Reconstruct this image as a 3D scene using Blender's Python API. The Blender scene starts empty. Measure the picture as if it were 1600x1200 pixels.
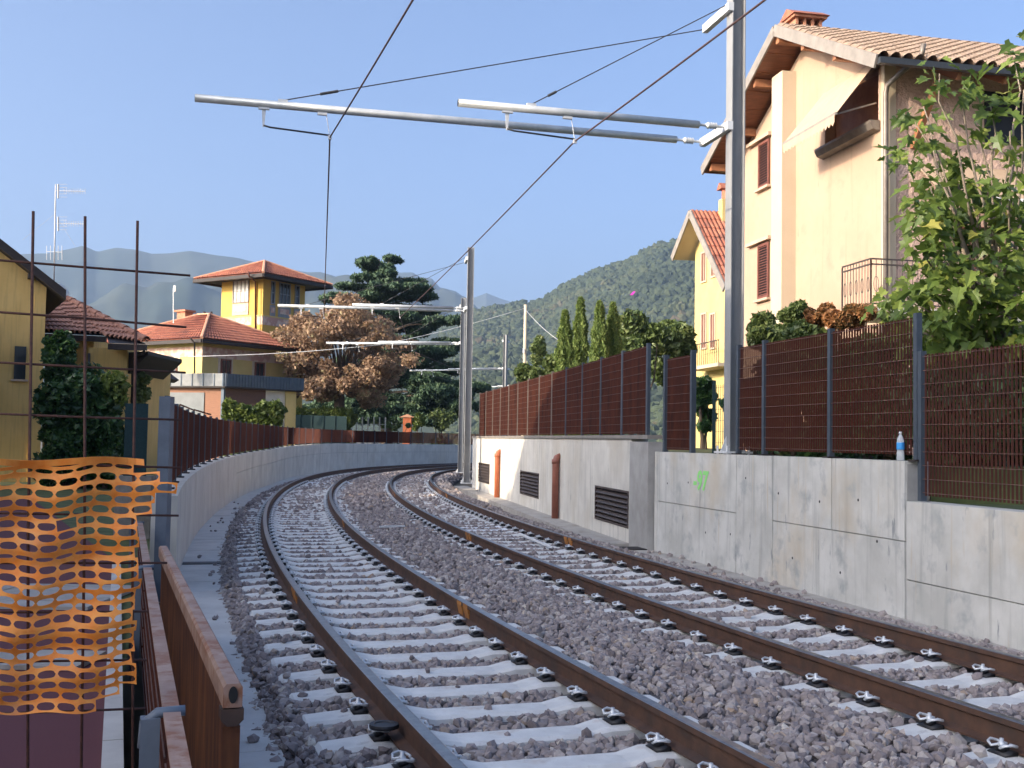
import bpy, math, random
import numpy as np
from mathutils import Vector
random.seed(7); rng = np.random.default_rng(7)
SC = bpy.context.scene
COL = SC.collection
R = math.radians

# ------------------------------------------------------------------ camera, sky, sun, exposure
FPX, YC, ROLL, EYE = 1750.0, 687.9, 0.017, 1.587      # rail top is z = 0
PITCH = math.atan((YC - 600) / FPX)
cam_d = bpy.data.cameras.new('camera'); cam = bpy.data.objects.new('camera', cam_d); COL.objects.link(cam)
cam_d.sensor_width = 36.0; cam_d.lens = FPX / 1600 * 36.0; cam_d.clip_end = 30000; cam_d.clip_start = 0.05
from mathutils import Matrix
cam.matrix_world = Matrix.Translation((0, 0, EYE)) @ Matrix.Rotation(math.pi / 2 + PITCH, 4, 'X') @ Matrix.Rotation(ROLL, 4, 'Z')
SC.camera = cam

SUN_AZ = Vector((-0.88, -0.475, 0)).normalized()        # horizontal direction towards the sun
SUN_EL = R(19)
to_sun = Vector((SUN_AZ.x * math.cos(SUN_EL), SUN_AZ.y * math.cos(SUN_EL), math.sin(SUN_EL)))
W = bpy.data.worlds.new('World'); SC.world = W; W.use_nodes = True
wn = W.node_tree
for n in list(wn.nodes): wn.nodes.remove(n)
sky = wn.nodes.new('ShaderNodeTexSky'); sky.sky_type = 'NISHITA'; sky.sun_disc = False
sky.sun_elevation = SUN_EL; sky.sun_rotation = math.atan2(to_sun.x, to_sun.y)
sky.air_density = 0.6; sky.dust_density = 8.0; sky.ozone_density = 3.0; sky.altitude = 300
bg = wn.nodes.new('ShaderNodeBackground'); bg.inputs['Strength'].default_value = 0.15
wo = wn.nodes.new('ShaderNodeOutputWorld')
wn.links.new(sky.outputs[0], bg.inputs[0]); wn.links.new(bg.outputs[0], wo.inputs[0])
sun_d = bpy.data.lights.new('sun', 'SUN'); sun = bpy.data.objects.new('sun', sun_d); COL.objects.link(sun)
sun_d.energy = 2.0; sun_d.angle = R(0.55); sun_d.color = (1.0, 0.83, 0.62)
sun.rotation_euler = to_sun.to_track_quat('Z', 'Y').to_euler()
VS = SC.view_settings
VS.view_transform = 'Standard'; VS.look = 'None'; VS.exposure = 1.52; VS.gamma = 1.0; VS.use_curve_mapping = False
SC.cycles.max_bounces = 6; SC.cycles.diffuse_bounces = 3; SC.cycles.transparent_max_bounces = 6
SC.cycles.volume_bounces = 0; SC.cycles.use_denoising = True

# ------------------------------------------------------------------ pixel helpers (photo is 1600 x 1200)
cR, sR, cP, sP = math.cos(ROLL), math.sin(ROLL), math.cos(PITCH), math.sin(PITCH)
def ray(u, v):
    u -= 800; v -= 600
    a = cR * u + sR * v; b = -sR * u + cR * v
    return Vector((a, FPX * cP + b * sP, FPX * sP - b * cP))
def at(u, v, y):                       # point on the pixel's ray at depth y
    r = ray(u, v); r = r * (y / r.y); r.z += EYE; return r
def on_z(u, v, z):                     # point on the pixel's ray at height z
    r = ray(u, v); r = r * ((z - EYE) / r.z); r.z += EYE; return r
def on_plane(u, v, p, n):              # point on the pixel's ray in a vertical plane
    r = ray(u, v); t = (p[0] * n[0] + p[1] * n[1]) / (r.x * n[0] + r.y * n[1])
    r = r * t; r.z += EYE; return r

# ------------------------------------------------------------------ mesh helpers
class MB:
    def __init__(s): s.v = []; s.f = []; s.m = []
    def add(s, vs, fs, mi=0):
        b = len(s.v); s.v.extend([tuple(p) for p in vs]); s.f.extend([tuple(i + b for i in f) for f in fs]); s.m.extend([mi] * len(fs)); return s
    def box(s, o, ax, ay, az, mi=0):   # corner and three edge vectors
        o, ax, ay, az = map(Vector, (o, ax, ay, az))
        p = [o, o + ax, o + ax + ay, o + ay]; p += [q + az for q in p]
        return s.add(p, [(0, 3, 2, 1), (4, 5, 6, 7), (0, 1, 5, 4), (1, 2, 6, 5), (2, 3, 7, 6), (3, 0, 4, 7)], mi)
    def cbox(s, c, sx, sy, sz, ex=(1, 0, 0), ey=(0, 1, 0), ez=(0, 0, 1), mi=0):
        ex, ey, ez = Vector(ex) * sx, Vector(ey) * sy, Vector(ez) * sz
        return s.box(Vector(c) - ex / 2 - ey / 2 - ez / 2, ex, ey, ez, mi)
    def beam(s, a, b, w, h, up=(0, 0, 1), mi=0):
        a, b = Vector(a), Vector(b); d = (b - a).normalized(); side = d.cross(Vector(up)).normalized(); u = side.cross(d)
        return s.box(a - side * w / 2 - u * h / 2, b - a, side * w, u * h, mi)
    def tube(s, pts, r, n=8, mi=0, caps=True):
        pts = [Vector(p) for p in pts]; rs = r if hasattr(r, '__len__') else [r] * len(pts)
        vs = []; fs = []; ref = None
        for i, p in enumerate(pts):
            d = (pts[min(i + 1, len(pts) - 1)] - pts[max(i - 1, 0)]).normalized()
            if ref is None:
                ref = d.cross(Vector((0, 0, 1)));
                if ref.length < 0.1: ref = d.cross(Vector((1, 0, 0)))
            x = (ref - d * ref.dot(d)).normalized(); ref = x; y = d.cross(x)
            for k in range(n):
                t = 2 * math.pi * k / n; vs.append(p + (x * math.cos(t) + y * math.sin(t)) * rs[i])
        for i in range(len(pts) - 1):
            for k in range(n):
                fs.append((i * n + k, i * n + (k + 1) % n, (i + 1) * n + (k + 1) % n, (i + 1) * n + k))
        if caps: fs.append(tuple(range(n - 1, -1, -1))); fs.append(tuple((len(pts) - 1) * n + k for k in range(n)))
        return s.add(vs, fs, mi)
    def prism(s, poly, ext, mi=0):     # polygon (3D points) extruded by a vector
        poly = [Vector(p) for p in poly]; e = Vector(ext); n = len(poly)
        return s.add(poly + [p + e for p in poly], [tuple(range(n))[::-1], tuple(range(n, 2 * n))] + [(i, (i + 1) % n, n + (i + 1) % n, n + i) for i in range(n)], mi)
    def lathe(s, c, prof, n=12, mi=0):
        c = Vector(c); vs = []; fs = []
        for r, z in prof:
            for k in range(n): t = 2 * math.pi * k / n; vs.append(c + Vector((r * math.cos(t), r * math.sin(t), z)))
        for i in range(len(prof) - 1):
            for k in range(n): fs.append((i * n + k, i * n + (k + 1) % n, (i + 1) * n + (k + 1) % n, (i + 1) * n + k))
        fs.append(tuple(range(n))[::-1]); fs.append(tuple((len(prof) - 1) * n + k for k in range(n)))
        return s.add(vs, fs, mi)
    def build(s, name, mats, parent=None, smooth=False, origin=None):
        return raw(name, s.v, s.f, mats, parent, smooth, s.m, origin)

def finish(o, mats, parent):
    for m in (mats if isinstance(mats, (list, tuple)) else [mats]): o.data.materials.append(m)
    COL.objects.link(o)
    if parent is not None: o.parent = parent
def wloc(o):
    p = Vector((0, 0, 0))
    while o is not None: p += o.location; o = o.parent
    return p
def raw(name, v, f, mats, parent=None, smooth=False, mi=None, origin=None):
    off = wloc(parent) if parent is not None else Vector(origin) if origin is not None else Vector((0, 0, 0))
    me = bpy.data.meshes.new(name)
    me.from_pydata([(p[0] - off.x, p[1] - off.y, p[2] - off.z) for p in v], [], f); me.update()
    if mi is not None and any(mi): me.polygons.foreach_set('material_index', mi)
    if smooth: me.polygons.foreach_set('use_smooth', [True] * len(me.polygons))
    o = bpy.data.objects.new(name, me); finish(o, mats, parent)
    if parent is None and origin is not None: o.location = off
    return o
def fast(name, V, F, mats, parent=None, tone=None, smooth=False):     # big meshes from numpy arrays, F is (m, 3) or (m, 4)
    off = wloc(parent) if parent is not None else Vector((0, 0, 0))
    V = np.asarray(V, np.float32) - np.array(off, np.float32); F = np.asarray(F, np.int32); k = F.shape[1]
    me = bpy.data.meshes.new(name); me.vertices.add(len(V)); me.vertices.foreach_set('co', V.ravel())
    me.loops.add(F.size); me.loops.foreach_set('vertex_index', F.ravel())
    me.polygons.add(len(F)); me.polygons.foreach_set('loop_start', np.arange(0, F.size, k, dtype=np.int32)); me.polygons.foreach_set('loop_total', np.full(len(F), k, np.int32))
    if tone is not None:
        a = me.attributes.new('tone', 'FLOAT', 'POINT'); a.data.foreach_set('value', np.asarray(tone, np.float32))
    me.update(calc_edges=True)
    me.shade_smooth() if smooth else me.shade_flat()
    o = bpy.data.objects.new(name, me); finish(o, mats, parent); return o
def copy_part(o, parent, loc=None, rotz=None, name=None):
    c = o.copy(); COL.objects.link(c); c.parent = parent
    if loc is not None: c.location = loc
    if rotz is not None: c.rotation_euler = (0, 0, rotz)
    return c
def thing(name, label, cat, loc, group=None):
    o = bpy.data.objects.new(name, None); COL.objects.link(o); o.location = loc; o.empty_display_size = 0.2
    return tag(o, label, cat, group)
def tag(o, label, cat, group=None):
    o['label'] = label; o['category'] = cat
    if group: o['group'] = group
    return o
def struct(o): o['kind'] = 'structure'; return o
def stuff(o, label=None, cat=None):
    o['kind'] = 'stuff'
    if label: o['label'] = label; o['category'] = cat
    return o

# ------------------------------------------------------------------ materials
def new_mat(name):
    m = bpy.data.materials.new(name); m.use_nodes = True; nt = m.node_tree
    return m, nt, nt.nodes['Principled BSDF']
def ramp(nt, src, stops):
    r = nt.nodes.new('ShaderNodeValToRGB'); e = r.color_ramp.elements
    while len(e) < len(stops): e.new(0.5)
    for el, (p, c) in zip(e, stops): el.position = p; el.color = (*c, 1)
    nt.links.new(src, r.inputs[0]); return r
def tex_noise(nt, scale, detail=6, rough=0.6, stretch=None, co='Object'):
    tc = nt.nodes.new('ShaderNodeTexCoord'); mp = nt.nodes.new('ShaderNodeMapping')
    if stretch: mp.inputs['Scale'].default_value = stretch
    nt.links.new(tc.outputs[co], mp.inputs[0])
    n = nt.nodes.new('ShaderNodeTexNoise'); n.inputs['Scale'].default_value = scale; n.inputs['Detail'].default_value = detail; n.inputs['Roughness'].default_value = rough
    nt.links.new(mp.outputs[0], n.inputs['Vector']); return n
def mix(nt, fac, a, b, mode='MIX'):
    x = nt.nodes.new('ShaderNodeMix'); x.data_type = 'RGBA'; x.blend_type = mode
    if isinstance(fac, (int, float)): x.inputs[0].default_value = fac
    else: nt.links.new(fac, x.inputs[0])
    for i, q in ((6, a), (7, b)):
        if isinstance(q, tuple): x.inputs[i].default_value = (*q, 1)
        else: nt.links.new(q, x.inputs[i])
    return x.outputs[2]
def bump(nt, bsdf, src, strength, dist=0.02):
    b = nt.nodes.new('ShaderNodeBump'); b.inputs['Strength'].default_value = strength; b.inputs['Distance'].default_value = dist
    nt.links.new(src, b.inputs['Height']); nt.links.new(b.outputs[0], bsdf.inputs['Normal'])
def M(name, c1, c2=None, scale=8, rough=0.8, metal=0.0, bmp=0.0, stretch=None, detail=6, lo=0.35, hi=0.65, extra=None, bscale=None, bdist=0.02):
    m, nt, b = new_mat(name)
    b.inputs['Roughness'].default_value = rough; b.inputs['Metallic'].default_value = metal
    n = tex_noise(nt, scale, detail, stretch=stretch)
    out = ramp(nt, n.outputs[0], [(lo, c1), (hi, c2 or c1)]).outputs[0]
    if extra:                                            # (colour, scale, lo, hi, stretch): stains with a shape of their own
        for (c3, s3, l3, h3, st3) in extra:
            n3 = tex_noise(nt, s3, 5, stretch=st3); k = ramp(nt, n3.outputs[0], [(l3, (0, 0, 0)), (h3, (1, 1, 1))])
            out = mix(nt, k.outputs[0], out, c3)
    nt.links.new(out, b.inputs['Base Color'])
    if bmp: bump(nt, b, (tex_noise(nt, bscale, detail, stretch=stretch) if bscale else n).outputs[0], bmp, bdist)
    return m
def leaf_mat(name, stops, rough=0.55, trans=0.3):
    m, nt, b = new_mat(name); a = nt.nodes.new('ShaderNodeAttribute'); a.attribute_name = 'tone'
    r = ramp(nt, a.outputs['Fac'], stops); nt.links.new(r.outputs[0], b.inputs['Base Color']); b.inputs['Roughness'].default_value = rough
    if trans:
        t = nt.nodes.new('ShaderNodeBsdfTranslucent'); nt.links.new(r.outputs[0], t.inputs[0])
        mx = nt.nodes.new('ShaderNodeMixShader'); mx.inputs[0].default_value = trans
        nt.links.new(b.outputs[0], mx.inputs[1]); nt.links.new(t.outputs[0], mx.inputs[2]); nt.links.new(mx.outputs[0], nt.nodes['Material Output'].inputs[0])
    return m
def tone_mat(name, stops, rough=0.9, bmp=0):
    m, nt, b = new_mat(name); a = nt.nodes.new('ShaderNodeAttribute'); a.attribute_name = 'tone'
    r = ramp(nt, a.outputs['Fac'], stops); n = tex_noise(nt, 30, 4)
    c = mix(nt, 0.45, r.outputs[0], ramp(nt, n.outputs[0], [(0.3, (0.35, 0.35, 0.35)), (0.7, (1, 1, 1))]).outputs[0], 'MULTIPLY')
    nt.links.new(c, b.inputs['Base Color']); b.inputs['Roughness'].default_value = rough
    if bmp: bump(nt, b, n.outputs[0], bmp, 0.01)
    return m

STREAK = (6, 6, 0.35)
m_conc = M('concrete', (0.46, 0.455, 0.42), (0.62, 0.61, 0.57), 1.6, 0.85, bmp=0.15, bscale=30, bdist=0.01,
           extra=[((0.33, 0.33, 0.31), 1.1, 0.55, 0.75, STREAK), ((0.52, 0.43, 0.30), 0.6, 0.56, 0.78, (1, 1, 0.6)), ((0.36, 0.37, 0.36), 2.6, 0.56, 0.70, (1, 1, 1)), ((0.50, 0.40, 0.26), 1.7, 0.62, 0.8, STREAK), ((0.27, 0.28, 0.28), 7, 0.66, 0.72, (1, 1, 0.25))])
m_conc_far = M('concrete_pale', (0.55, 0.52, 0.46), (0.68, 0.65, 0.58), 1.2, 0.85, bmp=0.15, bscale=30, bdist=0.01,
               extra=[((0.34, 0.33, 0.30), 1.3, 0.55, 0.75, STREAK), ((0.52, 0.46, 0.36), 0.5, 0.55, 0.8, (1, 1, 0.6)), ((0.33, 0.32, 0.29), 9, 0.66, 0.72, (1, 1, .3))])
m_conc_dark = M('concrete_dark', (0.30, 0.29, 0.27), (0.40, 0.39, 0.37), 2.2, 0.9, bmp=0.2, bscale=25, bdist=0.01)
m_slab = M('walkway_concrete', (0.46, 0.45, 0.43), (0.57, 0.56, 0.53), 2.5, 0.9, bmp=0.2, bscale=60, bdist=0.006)
m_foot = M('footing_concrete', (0.33, 0.31, 0.28), (0.43, 0.40, 0.36), 2.2, 0.95, bmp=0.3, bscale=40, bdist=0.01, extra=[((0.25, 0.22, 0.19), 3, 0.55, 0.7, None)])
m_sleeper = M('sleeper_concrete', (0.60, 0.59, 0.56), (0.71, 0.70, 0.665), 6, 0.8, bmp=0.12, bscale=70, bdist=0.004, extra=[((0.46, 0.445, 0.42), 9, 0.6, 0.75, None), ((0.47, 0.38, 0.30), 3, 0.6, 0.78, None)])
m_sleeper_w = M('sleeper_whitewashed', (0.68, 0.70, 0.72), (0.78, 0.79, 0.80), 6, 0.8)
m_rail = M('rail_rust', (0.062, 0.032, 0.021), (0.11, 0.055, 0.033), 7, 0.75, bmp=0.1, bscale=60, bdist=0.002, extra=[((0.05, 0.034, 0.028), 2.5, 0.5, 0.7, None)])
m_railtop = M('rail_head_steel', (0.20, 0.19, 0.19), (0.30, 0.29, 0.28), 12, 0.32, metal=0.85)
m_weld = M('rail_weld_rust', (0.34, 0.13, 0.03), (0.45, 0.20, 0.05), 14, 0.85)
m_black = M('black_rubber', (0.012, 0.012, 0.014), (0.025, 0.025, 0.028), 30, 0.55)
m_clip = M('galvanised_spring', (0.55, 0.57, 0.58), (0.72, 0.74, 0.75), 30, 0.4, metal=0.3)
m_galv = M('galvanised_steel', (0.21, 0.215, 0.22), (0.30, 0.305, 0.305), 3, 0.55, metal=0.0, stretch=(1, 1, .3))
m_galv_w = M('galvanised_bracket', (0.58, 0.60, 0.60), (0.70, 0.71, 0.71), 8, 0.5, metal=0.1)
m_tube = M('aluminium_tube', (0.42, 0.45, 0.46), (0.55, 0.57, 0.58), 4, 0.42, metal=0.25)
m_wire = M('copper_contact_wire', (0.055, 0.03, 0.03), (0.09, 0.05, 0.045), 20, 0.6)
m_cable = M('dark_cable', (0.03, 0.03, 0.033), (0.05, 0.05, 0.05), 20, 0.6)
m_whitec = M('white_ceramic', (0.72, 0.72, 0.68), (0.78, 0.78, 0.75), 10, 0.3)
m_corten = M('corten_steel', (0.066, 0.017, 0.009), (0.112, 0.028, 0.012), 5, 0.85, stretch=(1, 1, .25), extra=[((0.045, 0.013, 0.009), 3, 0.55, 0.7, (1, 1, .3))])
m_corten_top = M('corten_worn', (0.26, 0.15, 0.11), (0.38, 0.26, 0.20), 6, 0.6, extra=[((0.24, 0.10, 0.05), 8, 0.5, 0.62, None)])
m_cortenb = M('corten_streaked', (0.060, 0.020, 0.010), (0.20, 0.068, 0.020), 9, 0.85, stretch=(1, 1, .18), bmp=.2)
m_rod = M('rod_rust_pale', (0.10, 0.05, 0.04), (0.15, 0.08, 0.065), 10, 0.7)
m_post = M('post_anthracite', (0.045, 0.058, 0.075), (0.06, 0.075, 0.095), 5, 0.5)
m_post2 = M('post_slate', (0.10, 0.125, 0.16), (0.13, 0.16, 0.20), 5, 0.55)
m_rebar = M('rebar_rust', (0.055, 0.024, 0.018), (0.11, 0.045, 0.03), 40, 0.8)
m_net = M('orange_plastic_net', (0.86, 0.24, 0.025), (0.92, 0.36, 0.07), 14, 0.55, extra=[((0.62, 0.30, 0.14), 5, 0.58, 0.75, None)])
m_purple = M('purple_rubber_floor', (0.095, 0.026, 0.032), (0.125, 0.036, 0.043), 120, 0.9, bmp=.3, bscale=300, bdist=.003)
m_ground = M('ground_earth', (0.10, 0.085, 0.06), (0.15, 0.13, 0.09), 1.2, 0.95)
m_grass = M('rough_grass', (0.05, 0.07, 0.02), (0.10, 0.12, 0.04), 3, 0.95, bmp=.5)
m_bed = M('ballast_bed', (0.05, 0.045, 0.045), (0.20, 0.18, 0.18), 26, 0.95, bmp=1.0, bdist=.04, detail=3)
m_stone = tone_mat('ballast_stone', [(0.0, (0.19, 0.160, 0.155)), (0.35, (0.31, 0.262, 0.25)), (0.6, (0.40, 0.35, 0.33)), (0.8, (0.50, 0.45, 0.41)), (0.92, (0.42, 0.30, 0.21)), (1.0, (0.64, 0.58, 0.50))], 0.9)
m_yel = M('yellow_plaster', (0.56, 0.38, 0.13), (0.62, 0.43, 0.16), 1.5, 0.9, extra=[((0.46, 0.32, 0.12), 2, 0.5, 0.7, STREAK)])
m_yel2 = M('bright_yellow_plaster', (0.55, 0.35, 0.075), (0.60, 0.39, 0.09), 1.5, 0.9)
m_yel3 = M('pale_yellow_plaster', (0.52, 0.40, 0.15), (0.57, 0.44, 0.18), 1.5, 0.9)
m_frieze = M('painted_frieze', (0.50, 0.30, 0.24), (0.62, 0.48, 0.38), 2.2, 0.9, detail=2, lo=.45, hi=.55)
m_cream = M('cream_plaster', (0.40, 0.272, 0.188), (0.445, 0.31, 0.218), .7, 0.9, bmp=.08, bscale=20, bdist=.01, extra=[((0.385, 0.245, 0.175), 1.4, 0.54, 0.72, None), ((0.33, 0.24, 0.165), 1.0, 0.56, 0.8, STREAK), ((0.30, 0.22, 0.165), 5, 0.66, 0.74, (1, 1, .4))])
m_pil = M('cream_pilaster', (0.47, 0.39, 0.285), (0.50, 0.42, 0.31), 1, 0.9)
m_stucco = M('rough_stucco', (0.52, 0.365, 0.295), (0.59, 0.42, 0.345), 3, 0.95, bmp=1.0, bscale=9, bdist=.12)
m_wood = M('soffit_wood', (0.15, 0.050, 0.022), (0.23, 0.085, 0.038), 3, 0.6, stretch=(.6, 8, 8))
m_woodb = M('timber_beam', (0.25, 0.10, 0.045), (0.34, 0.15, 0.07), 4, 0.6)
m_clad = M('timber_cladding', (0.20, 0.075, 0.032), (0.27, 0.11, 0.048), 5, 0.6, stretch=(1, 1, 12))
m_clad_d = M('timber_cladding_dark', (0.075, 0.035, 0.025), (0.12, 0.055, 0.035), 5, 0.6, stretch=(1, 1, 12))
m_dark = M('dark_brown_eave', (0.018, 0.013, 0.012), (0.03, 0.022, 0.02), 6, 0.7)
m_gutter = M('dark_gutter_metal', (0.035, 0.04, 0.045), (0.05, 0.055, 0.06), 6, 0.45, metal=.3)
m_fascia = M('fascia_lead_grey', (0.20, 0.18, 0.16), (0.27, 0.24, 0.21), 3, 0.7)
m_pipe = M('downpipe_brown_grey', (0.16, 0.13, 0.11), (0.22, 0.19, 0.16), 4, 0.5, metal=.3)
m_tile = M('terracotta_tile', (0.36, 0.145, 0.085), (0.52, 0.26, 0.17), 5, 0.85, extra=[((0.22, 0.12, 0.08), 3, 0.55, 0.7, None)])
m_tile_r = M('roof_tiles_russet', (0.28, 0.085, 0.05), (0.40, 0.15, 0.085), 2.5, 0.85, bmp=.4, bscale=8, extra=[((0.17, 0.07, 0.05), 1.3, 0.55, 0.7, None)])
m_tile_c = M('roof_tiles_weathered', (0.21, 0.145, 0.10), (0.34, 0.25, 0.18), 4, 0.9, extra=[((0.26, 0.19, 0.15), 5, 0.5, 0.7, None)])
m_ridge = M('ridge_tile', (0.50, 0.24, 0.14), (0.60, 0.32, 0.20), 4, 0.85)
m_brick = M('chimney_brick', (0.36, 0.14, 0.08), (0.46, 0.22, 0.13), 8, 0.9)
m_shut = M('shutter_wood', (0.13, 0.042, 0.030), (0.18, 0.065, 0.045), 6, 0.6)
m_sill = M('stone_sill', (0.42, 0.30, 0.22), (0.5, 0.38, 0.28), 5, 0.8)
m_glass, _nt, _b = new_mat('window_glass'); _b.inputs['Base Color'].default_value = (0.03, 0.035, 0.04, 1); _b.inputs['Roughness'].default_value = 0.08
m_curt = M('pale_curtained_glass', (0.50, 0.48, 0.42), (0.62, 0.60, 0.54), 5, 0.25)
m_awn = M('beige_awning_cloth', (0.42, 0.31, 0.21), (0.46, 0.34, 0.235), 3, 0.85)
m_white = M('white_paint', (0.74, 0.74, 0.72), (0.80, 0.80, 0.78), 5, 0.6)
m_rwhite = M('white_render', (0.50, 0.48, 0.43), (0.58, 0.56, 0.5), 3, 0.9)
m_slate = M('ribbed_metal_blue', (0.06, 0.085, 0.115), (0.08, 0.11, 0.145), 4, 0.4, metal=.3)
m_lgrey = M('parapet_light_grey', (0.20, 0.21, 0.21), (0.25, 0.26, 0.26), 4, 0.6)
m_door = M('garage_door_grey', (0.13, 0.145, 0.15), (0.17, 0.185, 0.19), 2, 0.5)
m_iron = M('wrought_iron', (0.045, 0.035, 0.03), (0.07, 0.05, 0.045), 20, 0.6)
m_pvc_o = M('orange_pvc_pipe', (0.42, 0.115, 0.05), (0.48, 0.15, 0.065), 5, 0.5)
m_pvc_b = M('brown_pvc_pipe', (0.24, 0.085, 0.055), (0.30, 0.11, 0.075), 5, 0.5)
m_louvre = M('louvre_brown', (0.075, 0.058, 0.052), (0.12, 0.095, 0.085), 8, 0.5, metal=.3)
m_void, _nt, _b = new_mat('void_dark'); _b.inputs['Base Color'].default_value = (0.008, 0.008, 0.009, 1)
m_shade = M('green_shade_cloth', (0.008, 0.030, 0.032), (0.013, 0.043, 0.045), 30, 0.8)
m_bark = M('bark', (0.07, 0.05, 0.038), (0.13, 0.10, 0.075), 6, 0.95, bmp=.5, stretch=(1, 1, .3))
m_barkl = M('bark_pale', (0.20, 0.16, 0.12), (0.28, 0.23, 0.18), 6, 0.9)
m_polew = M('pole_pale_wood', (0.50, 0.40, 0.28), (0.58, 0.48, 0.35), 4, 0.8, stretch=(1, 1, .2))
m_rock = M('dry_stone', (0.16, 0.15, 0.13), (0.3, 0.28, 0.25), 3, 0.9, bmp=.6)
m_graf, _nt, _b = new_mat('green_spray_paint'); _b.inputs['Base Color'].default_value = (0.30, 0.75, 0.22, 1); _b.inputs['Roughness'].default_value = .7
m_pet, _nt, _b = new_mat('clear_plastic'); _b.inputs['Base Color'].default_value = (0.85, 0.9, 0.92, 1); _b.inputs['Roughness'].default_value = .15; _b.inputs['Transmission Weight'].default_value = .55; _b.inputs['IOR'].default_value = 1.2
m_blue = M('blue_label', (0.03, 0.25, 0.62), (0.05, 0.32, 0.70), 10, .5)
m_mag = M('magenta_foil', (0.55, 0.03, 0.45), (0.6, 0.05, 0.5), 10, .5)
m_ant = M('antenna_aluminium', (0.45, 0.45, 0.45), (0.55, 0.55, 0.55), 10, .5)
m_forest = tone_mat('forest_canopy', [(0, (0.030, 0.045, 0.020)), (.5, (0.055, 0.075, 0.030)), (.85, (0.085, 0.095, 0.038)), (1, (0.11, 0.085, 0.045))])
m_mount = M('far_mountain', (0.025, 0.042, 0.028), (0.055, 0.065, 0.045), .004, 0.95, detail=10)
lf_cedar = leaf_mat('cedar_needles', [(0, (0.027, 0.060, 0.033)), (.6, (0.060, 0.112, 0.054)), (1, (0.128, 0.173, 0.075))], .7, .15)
lf_autumn = leaf_mat('autumn_leaves', [(0, (0.19, 0.12, 0.075)), (.45, (0.34, 0.22, 0.135)), (.8, (0.45, 0.31, 0.19)), (1, (0.30, 0.27, 0.13))], .7, .35) if True else leaf_mat('x', [(0, (0.160, 0.083, 0.035)), (.45, (0.320, 0.152, 0.061)), (.8, (0.432, 0.232, 0.096)), (1, (0.272, 0.256, 0.080))], .7, .25)
lf_cyp = leaf_mat('cypress_scale', [(0, (0.055, 0.095, 0.02)), (.6, (0.13, 0.19, 0.038)), (1, (0.22, 0.28, 0.07))], .7, .2)
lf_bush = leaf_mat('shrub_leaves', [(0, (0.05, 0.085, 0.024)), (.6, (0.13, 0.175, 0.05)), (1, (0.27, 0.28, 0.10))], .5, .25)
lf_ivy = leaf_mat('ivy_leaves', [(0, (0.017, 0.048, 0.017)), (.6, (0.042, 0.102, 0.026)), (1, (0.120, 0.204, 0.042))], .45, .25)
lf_lime = leaf_mat('lime_and_sunlit_ivy_leaves', [(0, (0.07, 0.11, 0.02)), (.6, (0.15, 0.20, 0.04)), (1, (0.26, 0.29, 0.07))], .5, .3)
lf_orange = leaf_mat('berry_shrub_leaves', [(0, (0.08, 0.075, 0.025)), (.45, (0.28, 0.13, 0.045)), (1, (0.46, 0.20, 0.07))], .6, .25)
lf_fig = leaf_mat('fig_leaves', [(0, (0.07, 0.12, 0.024)), (.5, (0.15, 0.22, 0.045)), (.85, (0.26, 0.33, 0.07)), (1, (0.42, 0.40, 0.09))], .42, .45)

# ------------------------------------------------------------------ track line: curvature along the outer rail of the left track
_ks = ([-12, 0, 14, 28, 42, 56, 75, 110], [.0069, .0069, .0068, .0055, .007, .0179, .0197, .0197])
_S = np.arange(-12, 110.01, 0.05); _K = np.interp(_S, *_ks)
_T = np.concatenate([[0], np.cumsum((_K[1:] + _K[:-1]) / 2 * .05)]); _i0 = int(round(12 / .05))
_T = _T - _T[_i0] - .3457
_tm = (_T[1:] + _T[:-1]) / 2
_X = np.concatenate([[0], np.cumsum(np.sin(_tm) * .05)]); _Y = np.concatenate([[0], np.cumsum(np.cos(_tm) * .05)])
_X += .5854 - _X[_i0]; _Y += 3.2308 - _Y[_i0]
def trk(s, u=0.0):                    # arrays or floats: x, y, heading
    t = np.interp(s, _S, _T); return np.interp(s, _S, _X) + u * np.cos(t), np.interp(s, _S, _Y) - u * np.sin(t), t
GAUGE, TRACK2 = 1.507, 3.406
def tp(s, u, z): x, y, t = trk(s, u); return Vector((float(x), float(y), z))

# ------------------------------------------------------------------ ground sheets
def uL(s): return float(np.interp(s, [0, 42, 56, 110], [-1.25, -1.25, -2.0, -2.0]))
RW_A, RW_D = Vector((2.53, 19.71, 0)), Vector((.24111, -.9705, 0)); RW_N = Vector((.9705, .24111, 0))     # near right wall line, towards camera; normal away from track
FW_A, FW_B = Vector((-1.51, 44.15, 0)), Vector((2.25, 20.93, 0)); FW_D = (FW_B - FW_A).normalized(); FW_N = Vector((-FW_D.y, FW_D.x, 0))
def rwt(u, v=800): p = on_plane(u, v, RW_A, RW_N); return (p - RW_A).dot(RW_D)
def fwt(u, v=700): p = on_plane(u, v, FW_A, FW_N); return (p - FW_A).dot(FW_D)
b = MB(); b.add([(-9000, -3000, -.75), (9000, -3000, -.75), (9000, 14000, -.75), (-9000, 14000, -.75)], [(0, 1, 2, 3)]); struct(b.build('ground', m_ground))
ss = [x * 1.0 for x in range(-12, 101)]
b = MB()
for a, c in zip(ss[:-1], ss[1:]):
    p, q = tp(a, uL(a) - .32, 0), tp(c, uL(c) - .32, 0)
    b.add([(-140, p.y, -.004), p - Vector((0, 0, .004)), q - Vector((0, 0, .004)), (-140, q.y, -.004)], [(0, 1, 2, 3)])
struct(b.build('left_ground', m_grass))
_je = rwt(1414, 780); line = [RW_A + RW_D * 22, RW_A + RW_D * (_je + .05), RW_A + RW_D * (_je - .05), RW_A, FW_B, FW_A] + [tp(s, 7.2, 0) for s in range(47, 104, 4)]
b = MB()
zs_ = [.97, .97] + [1.38] * (len(line) - 2)
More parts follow.
